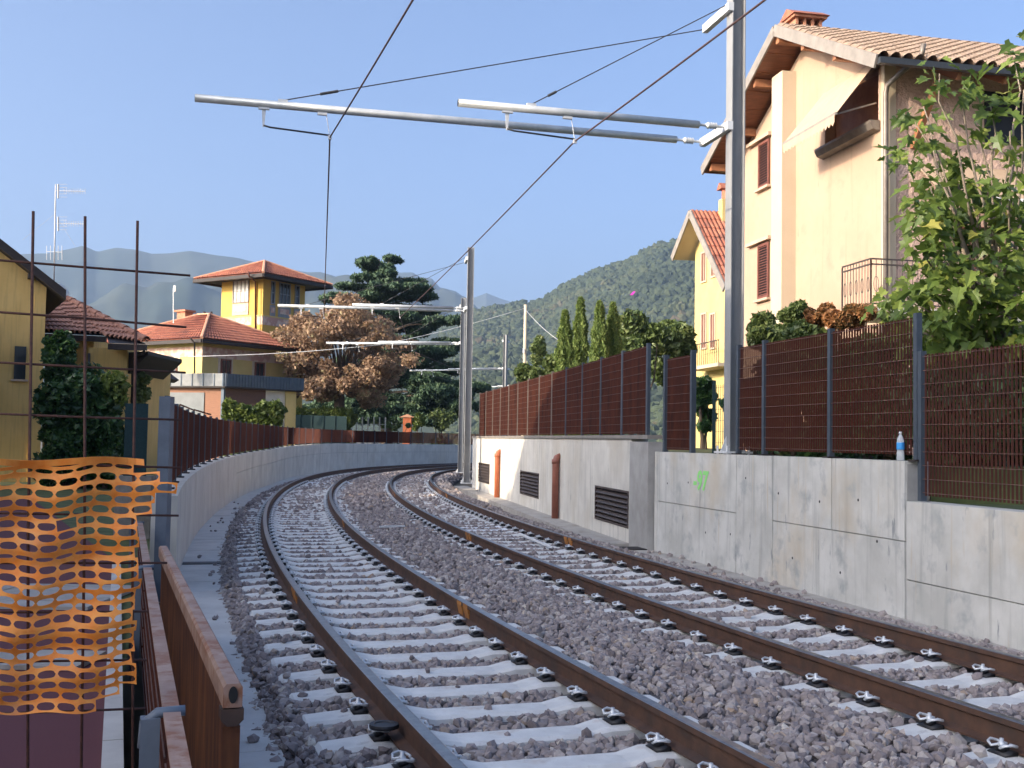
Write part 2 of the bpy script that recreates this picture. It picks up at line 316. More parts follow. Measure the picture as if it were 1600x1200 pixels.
for p, q, z0, z1 in zip(line[:-1], line[1:], zs_[:-1], zs_[1:]):
    p, q = p + RW_N * .3, q + RW_N * .3
    b.add([(p.x, p.y, z0), (160, p.y, z0), (160, q.y, z1), (q.x, q.y, z1)], [(0, 1, 2, 3)])
struct(b.build('right_ground', m_grass))
b = MB()
for a, c in zip(ss[:-1], ss[1:]):
    b.add([tp(a, uL(a) - .2, -.5), tp(a, 8.5, -.5), tp(c, 8.5, -.5), tp(c, uL(c) - .2, -.5)], [(0, 1, 2, 3)])
struct(b.build('track_bed', m_ground))

# purple play floor on the left with concrete edgings
FD = Vector((-.33, .944, 0)).normalized(); FNL = Vector((-.944, -.33, 0)).normalized()      # fence direction (away) and its left-hand normal
K0 = Vector((-1.83, 5.3, 0))
b = MB(); a = K0 - FD * 6 + FNL * .04; c = K0 + FD * 9.5 + FNL * .04; e = K0 + FD * 24 + FNL * 2
b.add([a, c, e, (-40, 33, 0), (-40, -4, 0)], [(0, 1, 2, 3, 4)]); o = b.build('play_floor', m_purple); struct(o)
kerb = bpy.data.objects.new('kerb', None); COL.objects.link(kerb); struct(kerb)
for i in range(9):
    s0 = -4 + i * 1.5
    MB().box(K0 + FD * s0 + FNL * -.05, FD * 1.485, FNL * .10, (0, 0, .035)).build('kerb_stone', m_slab, kerb)
edg = bpy.data.objects.new('edging', None); COL.objects.link(edg); struct(edg)
for yy, w in ((10.1, 1.5), (7.55, .55)):
    for i in range(7):
        x1 = K0.x - (yy - K0.y) * .35 - .25 - i * 1.2
        MB().box((x1 - 1.18, yy, .004), (1.18, 0, 0), (0, w, 0), (0, 0, .03)).build('edging_slab', m_foot, edg)

# ------------------------------------------------------------------ ballast
_zbu = [-.95, -.72, -.55, -.2, .2, 1.2, 1.75, 2.05, 2.5, 2.85, 3.2, 3.6, 4.7, 5.15, 5.4, 5.62, 5.85]
def zb(u):                              # ballast height across the formation
    return np.interp(u, _zbu, [-.42, -.32, -.225, -.222, -.245, -.25, -.235, -.2, -.165, -.175, -.21, -.24, -.235, -.17, -.13, -.17, -.42])
us = np.array(_zbu)
V = []; F = []; sg = np.arange(-6, 104, 1.0)
for s in sg:
    x, y, t = trk(s, us); V.append(np.stack([x, y, zb(us) - .02], 1))
nu = len(us); V = np.concatenate(V)
for i in range(len(sg) - 1):
    for k in range(nu - 1): F.append((i * nu + k, i * nu + k + 1, (i + 1) * nu + k + 1, (i + 1) * nu + k))
struct(fast('ballast_bed', V, F, m_bed))
phi = (1 + 5 ** .5) / 2
ICO = np.array([(-1, phi, 0), (1, phi, 0), (-1, -phi, 0), (1, -phi, 0), (0, -1, phi), (0, 1, phi), (0, -1, -phi), (0, 1, -phi), (phi, 0, -1), (phi, 0, 1), (-phi, 0, -1), (-phi, 0, 1)]) / math.sqrt(1 + phi * phi)
ICF = np.array([(0, 11, 5), (0, 5, 1), (0, 1, 7), (0, 7, 10), (0, 10, 11), (1, 5, 9), (5, 11, 4), (11, 10, 2), (10, 7, 6), (7, 1, 8), (3, 9, 4), (3, 4, 2), (3, 2, 6), (3, 6, 8), (3, 8, 9), (4, 9, 5), (2, 4, 11), (6, 2, 10), (8, 6, 7), (9, 8, 1)])
def rand_rot(n):
    q = rng.normal(size=(n, 4)); q /= np.linalg.norm(q, axis=1, keepdims=True); w, x, y, z = q.T
    return np.stack([np.stack([1 - 2 * (y * y + z * z), 2 * (x * y - z * w), 2 * (x * z + y * w)], 1), np.stack([2 * (x * y + z * w), 1 - 2 * (x * x + z * z), 2 * (y * z - x * w)], 1), np.stack([2 * (x * z - y * w), 2 * (y * z + x * w), 1 - 2 * (x * x + y * y)], 1)], 1)
def blobs(C, size, jitter=.36, squash=(.7, 1.25)):
    n = len(C); v = ICO[None] * (1 + rng.uniform(-jitter, jitter, (n, 12, 1))) * rng.uniform(*squash, (n, 1, 3))
    v = np.einsum('nij,nkj->nki', rand_rot(n), v) * np.asarray(size).reshape(-1, 1, 1) + np.asarray(C)[:, None, :]
    f = ICF[None] + (np.arange(n) * 12)[:, None, None]
    return v.reshape(-1, 3), f.reshape(-1, 3)
PITCH_S = 0.64
def ballast(name, s0, s1, gap, rad, label):
    n = int((s1 - s0) * 6.6 / (gap * gap)); s = rng.uniform(s0, s1, n); u = rng.uniform(-.86, 5.8, n)
    x, y, t = trk(s, u)
    fr = ((s - 0.2) / PITCH_S) % 1.0; on_sl = np.abs(fr - .5) * PITCH_S < .15
    inl = (u > -.5) & (u < 2.0) | (u > 2.98) & (u < 5.16)
    keep = ~(on_sl & inl & (rng.random(n) > .007)) & (np.abs(x) < .5 * y + .8) & (y > 3)
    for ur in (0, GAUGE, TRACK2, TRACK2 + GAUGE): keep &= np.abs(u - ur) > .09
    x, y, u = x[keep], y[keep], u[keep]; n = len(x); r = rad * rng.uniform(.6, 1.3, n)
    z = zb(u) + rng.uniform(-.5, .55, n) * rad + np.where(on_sl[keep] & inl[keep], .05, 0)
    v, f = blobs(np.stack([x, y, z], 1), r)
    tone = np.repeat(np.clip(rng.beta(2, 2.6, n) + (rng.random(n) > .965) * .4, 0, 1), 12)
    return stuff(fast(name, v, f, m_stone, tone=tone), label, 'ballast')
ballast('ballast', -1, 10, .047, .032, 'coarse purple-grey ballast stones around the nearest sleepers')
ballast('ballast', 10, 24, .066, .037, 'purple-grey ballast stones along the middle stretch of both tracks')
ballast('ballast', 24, 58, .125, .06, 'ballast stones on the far bend of the two tracks')

# ------------------------------------------------------------------ rails and sleepers
RAILP = [(-.075, -.172), (.075, -.172), (.075, -.160), (.012, -.143), (.010, -.052), (.036, -.040), (.036, -.006), (.026, 0), (-.026, 0), (-.036, -.006), (-.036, -.040), (-.010, -.052), (-.012, -.143), (-.075, -.160)]
def sweep(name, u, parent):
    s = np.arange(-9, 103, .4); V = []; F = []; n = len(RAILP); mi = []
    for q in s:
        x, y, t = trk(q, u); c, d = math.cos(t), math.sin(t)
        V += [(x + a * c, y - a * d, z) for a, z in RAILP]
    for i in range(len(s) - 1):
        for k in range(n):
            F.append((i * n + k, i * n + (k + 1) % n, (i + 1) * n + (k + 1) % n, (i + 1) * n + k)); mi.append(1 if k in (6, 7, 8) else 0)
    return raw(name, V, F, [m_rail, m_railtop], parent, False, mi)
def sleeper_mesh():
    st = [(-1.25, -.225, .10), (-1.22, -.205, .12), (-1.0, -.19, .125), (-.93, -.182, .13), (-.55, -.182, .13), (-.40, -.212, .115), (.40, -.212, .115), (.55, -.182, .13), (.93, -.182, .13), (1.0, -.19, .125), (1.22, -.205, .12), (1.25, -.225, .10)]
    b = MB(); vs = []; fs = []
    for x, z, w in st:
        vs += [(x, -w - .03, -.40), (x, -w - .012, z - .02), (x, -w + .012, z), (x, w - .012, z), (x, w + .012, z - .02), (x, w + .03, -.40)]
    for i in range(len(st) - 1):
        for k in range(5): fs.append((i * 6 + k, (i + 1) * 6 + k, (i + 1) * 6 + k + 1, i * 6 + k + 1))
    fs.append((0, 1, 2, 3, 4, 5)); fs.append(tuple((len(st) - 1) * 6 + k for k in (5, 4, 3, 2, 1, 0)))
    me = bpy.data.meshes.new('sleeper'); me.from_pydata(vs, [], fs); me.update(); return me
def clip_mesh():                        # black guide plate, insulator and bright spring clip; +x points away from the rail
    b = MB()
    b.prism([(.0, -.07, -.185), (.09, -.07, -.185), (.10, -.07, -.174), (.03, -.07, -.155), (0, -.07, -.155)], (0, .14, 0), 0)
    b.cbox((.052, 0, -.148), .05, .06, .03)
    b.lathe((.055, 0, -.15), [(.02, 0), (.02, .035), (.012, .04), (.012, .06)], 8, 1)
    for sy in (-1, 1):
        b.tube([(.008, sy * .012, -.128), (.0, sy * .05, -.130), (.02, sy * .082, -.122), (.06, sy * .085, -.112), (.095, sy * .065, -.118), (.10, sy * .035, -.135), (.07, sy * .022, -.13), (.04, sy * .022, -.118)], .0085, 6, 1)
    me = bpy.data.meshes.new('rail_clip'); me.from_pydata(b.v, [], b.f); me.update(); me.polygons.foreach_set('material_index', b.m)
    me.materials.append(m_black); me.materials.append(m_clip); me.polygons.foreach_set('use_smooth', [True] * len(me.polygons)); return me
SLM, CLM = sleeper_mesh(), clip_mesh(); SLM.materials.append(m_sleeper)
SLW = SLM.copy(); SLW.materials.clear(); SLW.materials.append(m_sleeper_w)
for uc, nm in ((0, 'left'), (TRACK2, 'right')):
    t = bpy.data.objects.new('railway_track', None); COL.objects.link(t); struct(t)
    for g in (0, GAUGE): sweep('rail', uc + g, t)
    rails = [c for c in t.children]
    s = 0.52 - PITCH_S * 4; k = 0
    while s < 100:
        x, y, h = trk(s, uc + GAUGE / 2); k += 1
        if y > 2.0 and abs(x) < .5 * y + 2:
            white = (nm == 'left' and 40.6 < s < 42.2) or (nm == 'right' and 19.0 < s < 20.3)
            o = bpy.data.objects.new('sleeper', SLW if white else SLM); COL.objects.link(o); o.parent = t
            o.location = (x, y, rng.uniform(-.004, .004)); o.rotation_euler = (0, 0, -h + rng.uniform(-.01, .01))
            if s < 42:
                for sx, rot in ((-GAUGE / 2 - .078, math.pi), (-GAUGE / 2 + .078, 0), (GAUGE / 2 - .078, math.pi), (GAUGE / 2 + .078, 0)):
                    c = bpy.data.objects.new('rail_clip', CLM); COL.objects.link(c); c.parent = o; c.location = (sx, 0, 0); c.rotation_euler = (0, 0, rot)
        s += PITCH_S
    for px, py, gi in (((1350, 980, 0),) if nm == 'left' else ()) : pass
def weld(u, s, rail):
    b = MB(); x, y, h = trk(s, u); c, d = math.cos(h), math.sin(h); e = Vector((c, -d, 0)); fwd = Vector((d, c, 0)); o = Vector((x, y, 0))
    for k in (-1, 1):
        b.prism([o + e * (.0125 * k) + Vector((0, 0, -.142)), o + e * (.014 * k) + Vector((0, 0, -.142)), o + e * (.0385 * k) + Vector((0, 0, -.04)), o + e * (.0385 * k) + Vector((0, 0, -.008)), o + e * (.036 * k) + Vector((0, 0, -.008)), o + e * (.036 * k) + Vector((0, 0, -.045)), o + e * (.011 * k) + Vector((0, 0, -.055))], fwd * .16)
        b.prism([o + fwd * .24 + e * (.0125 * k) + Vector((0, 0, -.142)), o + fwd * .24 + e * (.014 * k) + Vector((0, 0, -.142)), o + fwd * .24 + e * (.0385 * k) + Vector((0, 0, -.04)), o + fwd * .24 + e * (.036 * k) + Vector((0, 0, -.01)), o + fwd * .24 + e * (.011 * k) + Vector((0, 0, -.055))], fwd * .17)
    b.build('rail_weld', m_weld, rail)
trks = [o for o in COL.objects if o.name.startswith('railway_track')]
for ti, gi, px, py in ((0, 0, 470, 925), (0, 1, 735, 948), (0, 1, 545, 815), (1, 0, 745, 835), (1, 1, 890, 842), (1, 1, 703, 772), (1, 0, 618, 770)):
    p = on_z(px, py, -.02); u0 = (0, GAUGE)[gi] + (0, TRACK2)[ti]
    d = np.hypot(_X + u0 * np.cos(_T) - p.x, _Y - u0 * np.sin(_T) - p.y); rl = [c for c in trks[ti].children if c.name.startswith('rail') and not c.name.startswith('rail_')]
    weld(u0, float(_S[d.argmin()]), rl[gi])
tag(MB().lathe(on_z(600, 1137, -.09), [(.05, 0), (.085, .0), (.088, .012), (.085, .024), (.06, .024), (.055, .018), (.02, .018)], 20).build('rubber_pad', m_black), 'black round rubber pad lying against the near left rail', 'rubber pad')
a, c = on_z(593, 823, -.10), on_z(632, 822, -.10)
tag(MB().beam(a, c, .05, .03).build('white_lath', m_white), 'white painted lath lying on the ballast between the two tracks', 'lath')
a, c = on_z(812, 834, -.15), on_z(861, 855, -.15)
tag(MB().beam(a, c, .04, .03).build('white_rod', m_white), 'thin white rod lying slantwise across the right track sleepers', 'rod')

# ------------------------------------------------------------------ walkway slab at left, with drain
wk = bpy.data.objects.new('walkway', None); COL.objects.link(wk); struct(wk)
s = -8.0
while s < 70:
    e = min(s + 2.0, 70) - .008; pts = []
    for q in (s, (s + e) / 2, e): pts.append((q, -.66))
    for q in (e, (s + e) / 2, s): pts.append((q, uL(q) - .05))
    MB().prism([tp(q, u, -.40) for q, u in pts], (0, 0, .115 + rng.uniform(-.004, .004))).build('slab', m_slab, wk); s += 2.0
sd = 13.95
MB().prism([tp(sd, -.70, -.284), tp(sd + .28, -.70, -.284), tp(sd + .28, -1.24, -.284), tp(sd, -1.24, -.284)], (0, 0, .012)).build('drain_slot', m_black, wk)
for i in range(26):
    q = rng.uniform(2, 30); p = tp(q, rng.uniform(-1.15, -.78), -.27); v, f = blobs(np.array([p]), [rng.uniform(.02, .04)])
    fast('stone', v, f, m_stone, wk, tone=np.full(12, rng.uniform(.05, .4)))

# ------------------------------------------------------------------ left retaining wall
def zL(s): return float(np.interp(s, [8, 40, 60, 80], [.84, 1.05, 1.25, 1.2]))
lw = thing('retaining_wall', 'long curved pale concrete wall along the left track', 'wall', tp(12, -1.4, -.3))
s = 11.0; k = 0
def wall_piece(s, e, z0, z1f, parent, th=.3, inset=0, nm='panel', mat=None, n=3):
    b = MB(); q = [s + (e - s) * i / n for i in range(n + 1)]; vs = []; fs = []
    for x in q:
        u = uL(x) - inset; z1 = z1f(x) if callable(z1f) else z1f; z0_ = z0(x) if callable(z0) else z0
        vs += [tp(x, u, z0_), tp(x, u - th, z0_), tp(x, u - th, z1), tp(x, u, z1)]
    for i in range(n):
        for j in range(4): fs.append((i * 4 + j, i * 4 + (j + 1) % 4, i * 4 + 4 + (j + 1) % 4, i * 4 + 4 + j))
    fs += [(0, 1, 2, 3), (n * 4 + 3, n * 4 + 2, n * 4 + 1, n * 4)]
    b.add(vs, fs); return b.build(nm, mat or m_conc_far, parent)
while s < 92:
    e = s + 2.5
    if s < 30: wall_piece(s, e - .012, -.4, zL, lw)
    else:
        wall_piece(s, e - .012, -.4, lambda x: zL(x) - .52, lw); wall_piece(s, e - .012, lambda x: zL(x) - .505, zL, lw)
    s = e
wall_piece(11.02, 92, -.4, lambda x: zL(x) - .03, lw, .22, .04, 'core', m_conc_dark, 96)

# ------------------------------------------------------------------ corten bar fences
def bar_panel(p, q, z0, z1, n_dir, parent, each=False, pitch=.06, depth=.027):
    """one fence bay from p to q: flat upright bars with thin rods; returns the panel part"""
    p, q = Vector(p), Vector(q); L = (q - p).length; d = (q - p) / L; nd = Vector(n_dir); n = max(2, int(L / pitch)); up = Vector((0, 0, z1 - z0))
    rods = MB(); bars = MB()
    k = max(3, int((z1 - z0) / .15))
    for i in range(k + 1):
        z = z0 + .03 + (z1 - z0 - .06) * i / k
        rods.box(Vector((p.x, p.y, z)) - nd * (depth / 2 + .007), d * L, nd * .006, (0, 0, .006))
    pts = [Vector((p.x, p.y, z0)) + d * (L * (i + .5) / n) for i in range(n)]
    if each:
        pan = rods.build('panel', m_rod, parent)
        me = None
        for a in pts:
            if me is None:
                bo = MB().box(-d * .002 - nd * depth / 2, d * .004, nd * depth, up).build('bar', m_corten, pan); me = bo.data
                bo.location = a - wloc(pan); 
                for vtx in me.vertices: vtx.co += wloc(pan)
            else:
                c = bpy.data.objects.new('bar', me); COL.objects.link(c); c.parent = pan; c.location = a - wloc(pan)
        return pan
    for a in pts: bars.box(a - d * .002 - nd * depth / 2, d * .004, nd * depth, up)
    bars.add(rods.v, rods.f, 1)
    return stuff(bars.build('panel', [m_corten, m_rod], parent))
# left fence on the curved wall
lf = thing('bar_fence', 'low dark rust bar fence on top of the curved left wall', 'fence', tp(12, -1.4, .85))
s = 10.8; i = 0
MB().cbox(tp(s - .15, -1.40, .85), .13, .16, 2.35, ez=(0, 0, 1)).build('end_post', m_post2, lf)
while s < 90:
    e = s + 1.72; p, q = tp(s, uL(s) - .15, 0), tp(e, uL(e) - .15, 0); d = (q - p).normalized(); nn = Vector((d.y, -d.x, 0)); zt = 2.0; zb_ = max(zL(s), zL(e)) + .06
    bar_panel(p + d * .03, q - d * .03, zb_, zt, nn, lf)
    MB().cbox(Vector((p.x, p.y, (zL(s) + zt) / 2 + .02)), .05, .06, zt - zL(s) + .04, d, nn).build('post', m_post, lf)
    MB().cbox(Vector((p.x, p.y, zL(s) + .012)), .16, .14, .022, d, nn).build('base_plate', m_dark, lf)
    s = e; i += 1

# ------------------------------------------------------------------ right retaining walls
def block(parent, t0, t1, z0, z1, A, D, N, out=0.0, th=.32, mat=None, nm='panel', gap=.008):
    o = A + D * (t0 + gap) - N * out
    return MB().box((o.x, o.y, z0), D * (t1 - t0 - 2 * gap), N * (th + out), (0, 0, z1 - z0)).build(nm, mat or m_conc, parent)
rw = thing('retaining_wall', 'pale grey concrete wall beside the right track with green spray mark', 'wall', RW_A + RW_D * 4 + Vector((0, 0, -.35)))
j1, j2, je = rwt(1150), rwt(1207), rwt(1414, 780)
zr1 = on_plane(1095, 793, RW_A, RW_N).z; zr2 = on_plane(1300, 828, RW_A, RW_N).z
for t0, t1, z0, z1 in ((.0, .14, -.4, 1.43), (.14, j1, -.4, zr1 - .006), (.14, j1, zr1 + .006, 1.43), (j1, j2, -.4, 1.43), (j2, je, -.4, zr2 - .006), (j2, (j2 + je) / 2, zr2 + .006, 1.43), ((j2 + je) / 2, je, zr2 + .006, 1.43)):
    block(rw, t0, t1, z0, z1, RW_A, RW_D, RW_N)
MB().box(RW_A + RW_N * .03 + Vector((0, 0, -.4)), RW_D * je, RW_N * .26, (0, 0, 1.80)).build('core', m_conc_dark, rw)
for i, (tq, zq_) in enumerate([(.6, .9), (1.5, .95), (2.2, .2), (3.1, .25), (3.6, 1.1), (4.6, .93), (5.7, .88), (6.6, .95), (5.0, .1), (6.2, .05), (7.0, .5)]):
    p = RW_A + RW_D * tq - RW_N * .001; MB().prism([p + RW_D * (.018 * math.cos(t)) + Vector((0, 0, zq_ + .018 * math.sin(t))) for t in [k * math.pi / 5 for k in range(10)]], -RW_N * .0015).build('tie_hole', m_void, rw)
g = bpy.data.curves.new('spray_mark', 'FONT'); g.body = '-97'; g.size = .42; g.offset = .012; g.extrude = .001; g.align_x = 'CENTER'; g.shear = .15
go = bpy.data.objects.new('spray_mark', g); COL.objects.link(go); g.materials.append(m_graf)
pt = on_plane(1094, 765, RW_A, RW_N) - RW_N * .004; go.parent = rw; go.location = pt - wloc(rw)
go.rotation_euler = Matrix((RW_D, Vector((0, 0, 1)), -RW_N)).transposed().to_euler()
lowr = thing('retaining_wall', 'lower stretch of concrete wall at the right edge of the picture', 'wall', RW_A + RW_D * 11 + Vector((0, 0, -.35)))
for t0, t1, z0, z1 in ((je, je + 2.6, .14, .99), (je + 2.6, je + 6, .14, .99), (je, je + 3.4, -.4, .128), (je + 3.4, je + 6, -.4, .128)):
    block(lowr, t0, t1, z0, z1, RW_A, RW_D, RW_N, out=-.012)
MB().box(RW_A + RW_D * (je + .02) + RW_N * .05 + Vector((0, 0, -.4)), RW_D * 6, RW_N * .24, (0, 0, 1.36)).build('core', m_conc_dark, lowr)
fw = thing('retaining_wall', 'concrete wall with louvred vents and plastic pipes, partly in sun', 'wall', FW_A + FW_D * 11 + Vector((0, 0, -.35)))
FL = (FW_B - FW_A).length; n = 8
ven = [(fwt(748, 740), fwt(765, 740), .03, .74), (fwt(813, 757), fwt(842, 757), .03, .71), (fwt(930, 793), fwt(985, 793) - .12, -.03, .67)]
cuts = [0.0]
for v in ven: cuts += [v[0], v[1]]
cuts += [FL]
def sub(t0, t1, z0, z1):
    k = max(1, round((t1 - t0) / 3.0))
    for i in range(k): block(fw, t0 + (t1 - t0) * i / k, t0 + (t1 - t0) * (i + 1) / k, z0, z1, FW_A, FW_D, FW_N, gap=.002, mat=m_conc_far)
for i in range(0, len(cuts) - 1, 2): sub(cuts[i], cuts[i + 1], -.4, 1.65)
for (t0, t1, z0, z1) in ven:
    block(fw, t0, t1, -.4, z0, FW_A, FW_D, FW_N, gap=.002, mat=m_conc_far); block(fw, t0, t1, z1, 1.65, FW_A, FW_D, FW_N, gap=.002, mat=m_conc_far)
    vt = MB(); o = FW_A + FW_D * t0 + FW_N * .16; w = FW_D * (t1 - t0)
    g = thing('louvre_vent', 'dark louvred vent in the %s' % ('sunlit wall end nearest the far mast', 'wall between the orange and the brown pipe', 'shaded wall beside the corner column')[ven.index((t0, t1, z0, z1))], 'vent', FW_A + FW_D * ((t0 + t1) / 2) + Vector((0, 0, z0)), 'vents in the right wall')
    MB().box(o + Vector((0, 0, z0)), w, FW_N * .02, (0, 0, z1 - z0)).build('back', m_void, g)
    fr = MB(); p = FW_A + FW_D * t0 - FW_N * .015; h = z1 - z0
    fr.box(p + Vector((0, 0, z0)), w, FW_N * .05, (0, 0, .04)); fr.box(p + Vector((0, 0, z1 - .04)), w, FW_N * .05, (0, 0, .04))
    fr.box(p + Vector((0, 0, z0 + .04)), FW_D * .04, FW_N * .05, (0, 0, h - .08)); fr.box(p + w - FW_D * .04 + Vector((0, 0, z0 + .04)), FW_D * .04, FW_N * .05, (0, 0, h - .08))
    fr.build('frame', m_louvre, g)
    for i in range(6):
        z = z0 + .06 + (h - .12) * (i + .5) / 6; a = p + FW_D * .042 + Vector((0, 0, z))
        MB().box(a - Vector((0, 0, .04)) + FW_N * .0, w - FW_D * .084, FW_N * .10 + Vector((0, 0, .075)), FW_N * -.006 + Vector((0, 0, .012))).build('slat', m_louvre, g)
block(fw, FL - .02, FL + 1.22, -.4, 1.60, FW_A, (RW_A - FW_B).normalized() if False else FW_D, FW_N, out=.03, mat=m_conc_dark, nm='corner_column')
MB().box(FW_A + FW_N * -.04 + Vector((0, 0, 1.652)), FW_D * (FL + 1.2), FW_N * .3, (0, 0, .07)).build('cap_flashing', m_fascia, fw)
for px, z1, mt, lab in ((781, 1.20, m_pvc_o, 'bright orange plastic pipe standing against the sunlit wall'), (874, 1.20, m_pvc_b, 'brown plastic pipe standing against the shaded wall')):
    t0 = fwt(px, 760); p = FW_A + FW_D * t0 - FW_N * .10
    b = MB(); b.tube([p + Vector((0, 0, z)) for z in (-.35, z1 - .1)] + [p + FW_N * .02 + Vector((0, 0, z1 - .03)), p + FW_N * .12 + Vector((0, 0, z1 + .02))], .085, 14)
    pr = thing('drain_pipe', lab, 'pipe', p + Vector((0, 0, -.35)), 'pipes against the right wall'); b.build('pipe', mt, pr, True)
    MB().tube([p + Vector((0, 0, z1 - .17)), p + Vector((0, 0, z1 - .06))], .098, 14).build('socket', mt, pr, True)
# footing strip below the right walls
ft = bpy.data.objects.new('footing', None); COL.objects.link(ft); struct(ft)
def fstrip(A, D, N, t0, t1, w):
    k = int((t1 - t0) / 2.4) + 1
    for i in range(k):
        a = t0 + (t1 - t0) * i / k; e = t0 + (t1 - t0) * (i + 1) / k
        MB().box(A + D * a - N * w + Vector((0, 0, -.5)), D * (e - a - .008), N * (w - .003), (0, 0, .205)).build('footing_slab', m_foot, ft)
fstrip(RW_A, RW_D, RW_N, -.3, 14, .42); fstrip(FW_A, FW_D, FW_N, -1.5, FL - .01, .55)
b = MB().box(RW_A + RW_D * -.55 - RW_N * .6 + Vector((0, 0, -.29)), RW_D * .5, RW_N * .5, (0, 0, .012)); b.build('drain_cover', m_dark, ft)
for i in range(40):
    tq = rng.uniform(0, 12); p = RW_A + RW_D * tq - RW_N * rng.uniform(.04, .4); v, f = blobs(np.array([(p.x, p.y, -.285)]), [rng.uniform(.02, .055)])
    fast('stone', v, f, m_stone, ft, tone=np.full(12, rng.uniform(.1, .9)))

# ------------------------------------------------------------------ right bar fences
rf = thing('bar_fence', 'tall rust-red bar fence above the vented wall, half in sun', 'fence', FW_A + FW_D * 12 + FW_N * .15 + Vector((0, 0, 1.7)))
k = 13; t0 = .9; t1 = FL + .55; zt = 3.36
for i in range(k + 1):
    t = t0 + (t1 - t0) * i / k; p = FW_A + FW_D * t + FW_N * .15
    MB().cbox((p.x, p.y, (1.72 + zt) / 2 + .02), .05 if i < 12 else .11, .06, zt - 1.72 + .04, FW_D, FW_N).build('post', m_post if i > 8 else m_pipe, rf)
    if i < k:
        q = FW_A + FW_D * (t0 + (t1 - t0) * (i + 1) / k) + FW_N * .15; bar_panel(p + FW_D * .03, q - FW_D * .03, 1.75, zt, FW_N, rf)
def nf(t, off=.12): return RW_A + RW_D * t + RW_N * off
ta, tb_, tc_, td_ = rwt(1143, 640), rwt(1183, 640), rwt(1285, 640), rwt(1419, 640)
mf = thing('bar_fence', 'dark rust bar fence with blue-grey posts on the wall above the bottle', 'fence', nf((ta + td_) / 2) + Vector((0, 0, 1.43)))
for a, c in ((ta, tb_), (tb_, tc_), (tc_, td_)): bar_panel(nf(a + .035), nf(c - .035), 1.50, 3.03, RW_N, mf, True)
for t in (ta, tb_, tc_, td_):
    p = nf(t); MB().cbox((p.x, p.y, 2.25), .065, .07, 1.64, RW_D, RW_N).build('post', m_post, mf); MB().cbox((p.x, p.y, 1.441), .15, .16, .02, RW_D, RW_N).build('base_plate', m_dark, mf)
te = rwt(1594, 640) + .05
nf2 = thing('bar_fence', 'see-through rust bar fence panel at the right edge in front of the fig', 'fence', nf((td_ + te) / 2) + Vector((0, 0, 1.0)))
bar_panel(nf(td_ + .12), nf(te - .04), 1.06, 2.60, RW_N, nf2, True); bar_panel(nf(te + .04), nf(te + 1.75), 1.06, 2.60, RW_N, nf2)
for t in (td_ + .08, te):
    p = nf(t); MB().cbox((p.x, p.y, 1.82), .065, .07, 1.64, RW_D, RW_N).build('post', m_post, nf2)
tg, th_ = rwt(1031, 640), rwt(1072, 640)
gf = thing('bar_fence', 'narrow rust bar fence panel between the corner column and the wire gate', 'fence', nf((tg + th_) / 2) + Vector((0, 0, 1.43)))
bar_panel(nf(tg + .05), nf(th_ - .05), 1.47, 3.05, RW_N, gf)
for t in (tg - .02, th_):
    p = nf(t); MB().cbox((p.x, p.y, 2.27), .075, .08, 1.70, RW_D, RW_N).build('post', m_post, gf)
wg = thing('wire_fence', 'dark green wire mesh fence panel left of the near mast', 'fence', nf((th_ + ta) / 2, .45) + Vector((0, 0, 1.38)))
b = MB(); a, c = nf(th_ + .1, .45), nf(ta + .1, .45); d = (c - a)
for i in range(22): b.box(a + d * (i / 21) + Vector((0, 0, 1.40)), RW_D * .006, RW_N * .006, (0, 0, 1.15))
for i in range(7): b.box(a + Vector((0, 0, 1.42 + i * .18)), d, RW_N * .006, (0, 0, .006))
b.build('mesh', m_shade, wg); MB().cbox(a + Vector((0, 0, 2.0)), .05, .05, 1.25).build('post', m_shade, wg)

# ------------------------------------------------------------------ near left fences beside the walkway
fpt = lambda d: Vector((-1.26, 4.27, 0)) + Vector((-1.56, 4.53, 0)).normalized() * d
LD = Vector((-1.56, 4.53, 0)).normalized(); LNr = Vector((LD.y, -LD.x, 0))
nl = thing('bar_fence', 'dark rust bar fence with flat cap rail beside the orange net', 'fence', fpt(2) + Vector((0, 0, -.25)))
for a in (-2.0, 0.0, 4.79, 9.4):
    p = fpt(a) - LNr * .075; MB().cbox((p.x, p.y, .12), .07, .07, .82, LD, LNr).build('post', m_post2, nl)
    b = MB(); q = fpt(a); b.tube([q - LNr * .10 + Vector((0, 0, .42)), q - LNr * .095 + Vector((0, 0, .51)), q - LNr * .05 + Vector((0, 0, .545)), q + LNr * .05 + Vector((0, 0, .548))], .02, 8); b.build('bracket', m_post2, nl, True)
for a, c in ((-1.95, -.04), (.04, 4.74), (4.84, 9.35)):
    MB().beam(fpt(a) + Vector((0, 0, .548)), fpt(c) + Vector((0, 0, .548)), .062, .012).build('cap_rail', m_corten_top, nl)
    k = max(1, round((c - a) / 1.6))
    for i in range(k): bar_panel(fpt(a + (c - a) * i / k), fpt(a + (c - a) * (i + 1) / k), -.24, .535, LNr, nl)
n2 = thing('handrail_fence', 'rusty box-section handrail on a streaked rust fence in the left foreground', 'fence', fpt(2) + LNr * .26 + Vector((0, 0, -.25)))
h0, h1 = Vector((-1.10, 4.56, .545)), Vector((-3.10, 10.1, .545)); hd = (h1 - h0).normalized(); hn = Vector((hd.y, -hd.x, 0))
prof = [(-.038, -.05), (-.038, .03), (-.026, .045), (.026, .045), (.038, .03), (.038, -.05)]
MB().prism([h0 + hn * x + Vector((0, 0, z)) for x, z in prof], h1 - h0).build('handrail', m_corten_top, n2)
MB().prism([h0 - hd * .004 + hn * (.018 * math.cos(t)) + Vector((0, 0, .002 + .034 * math.sin(t))) for t in [i * math.pi / 8 for i in range(16)]], -hd * .003).build('slot_hole', m_void, n2)
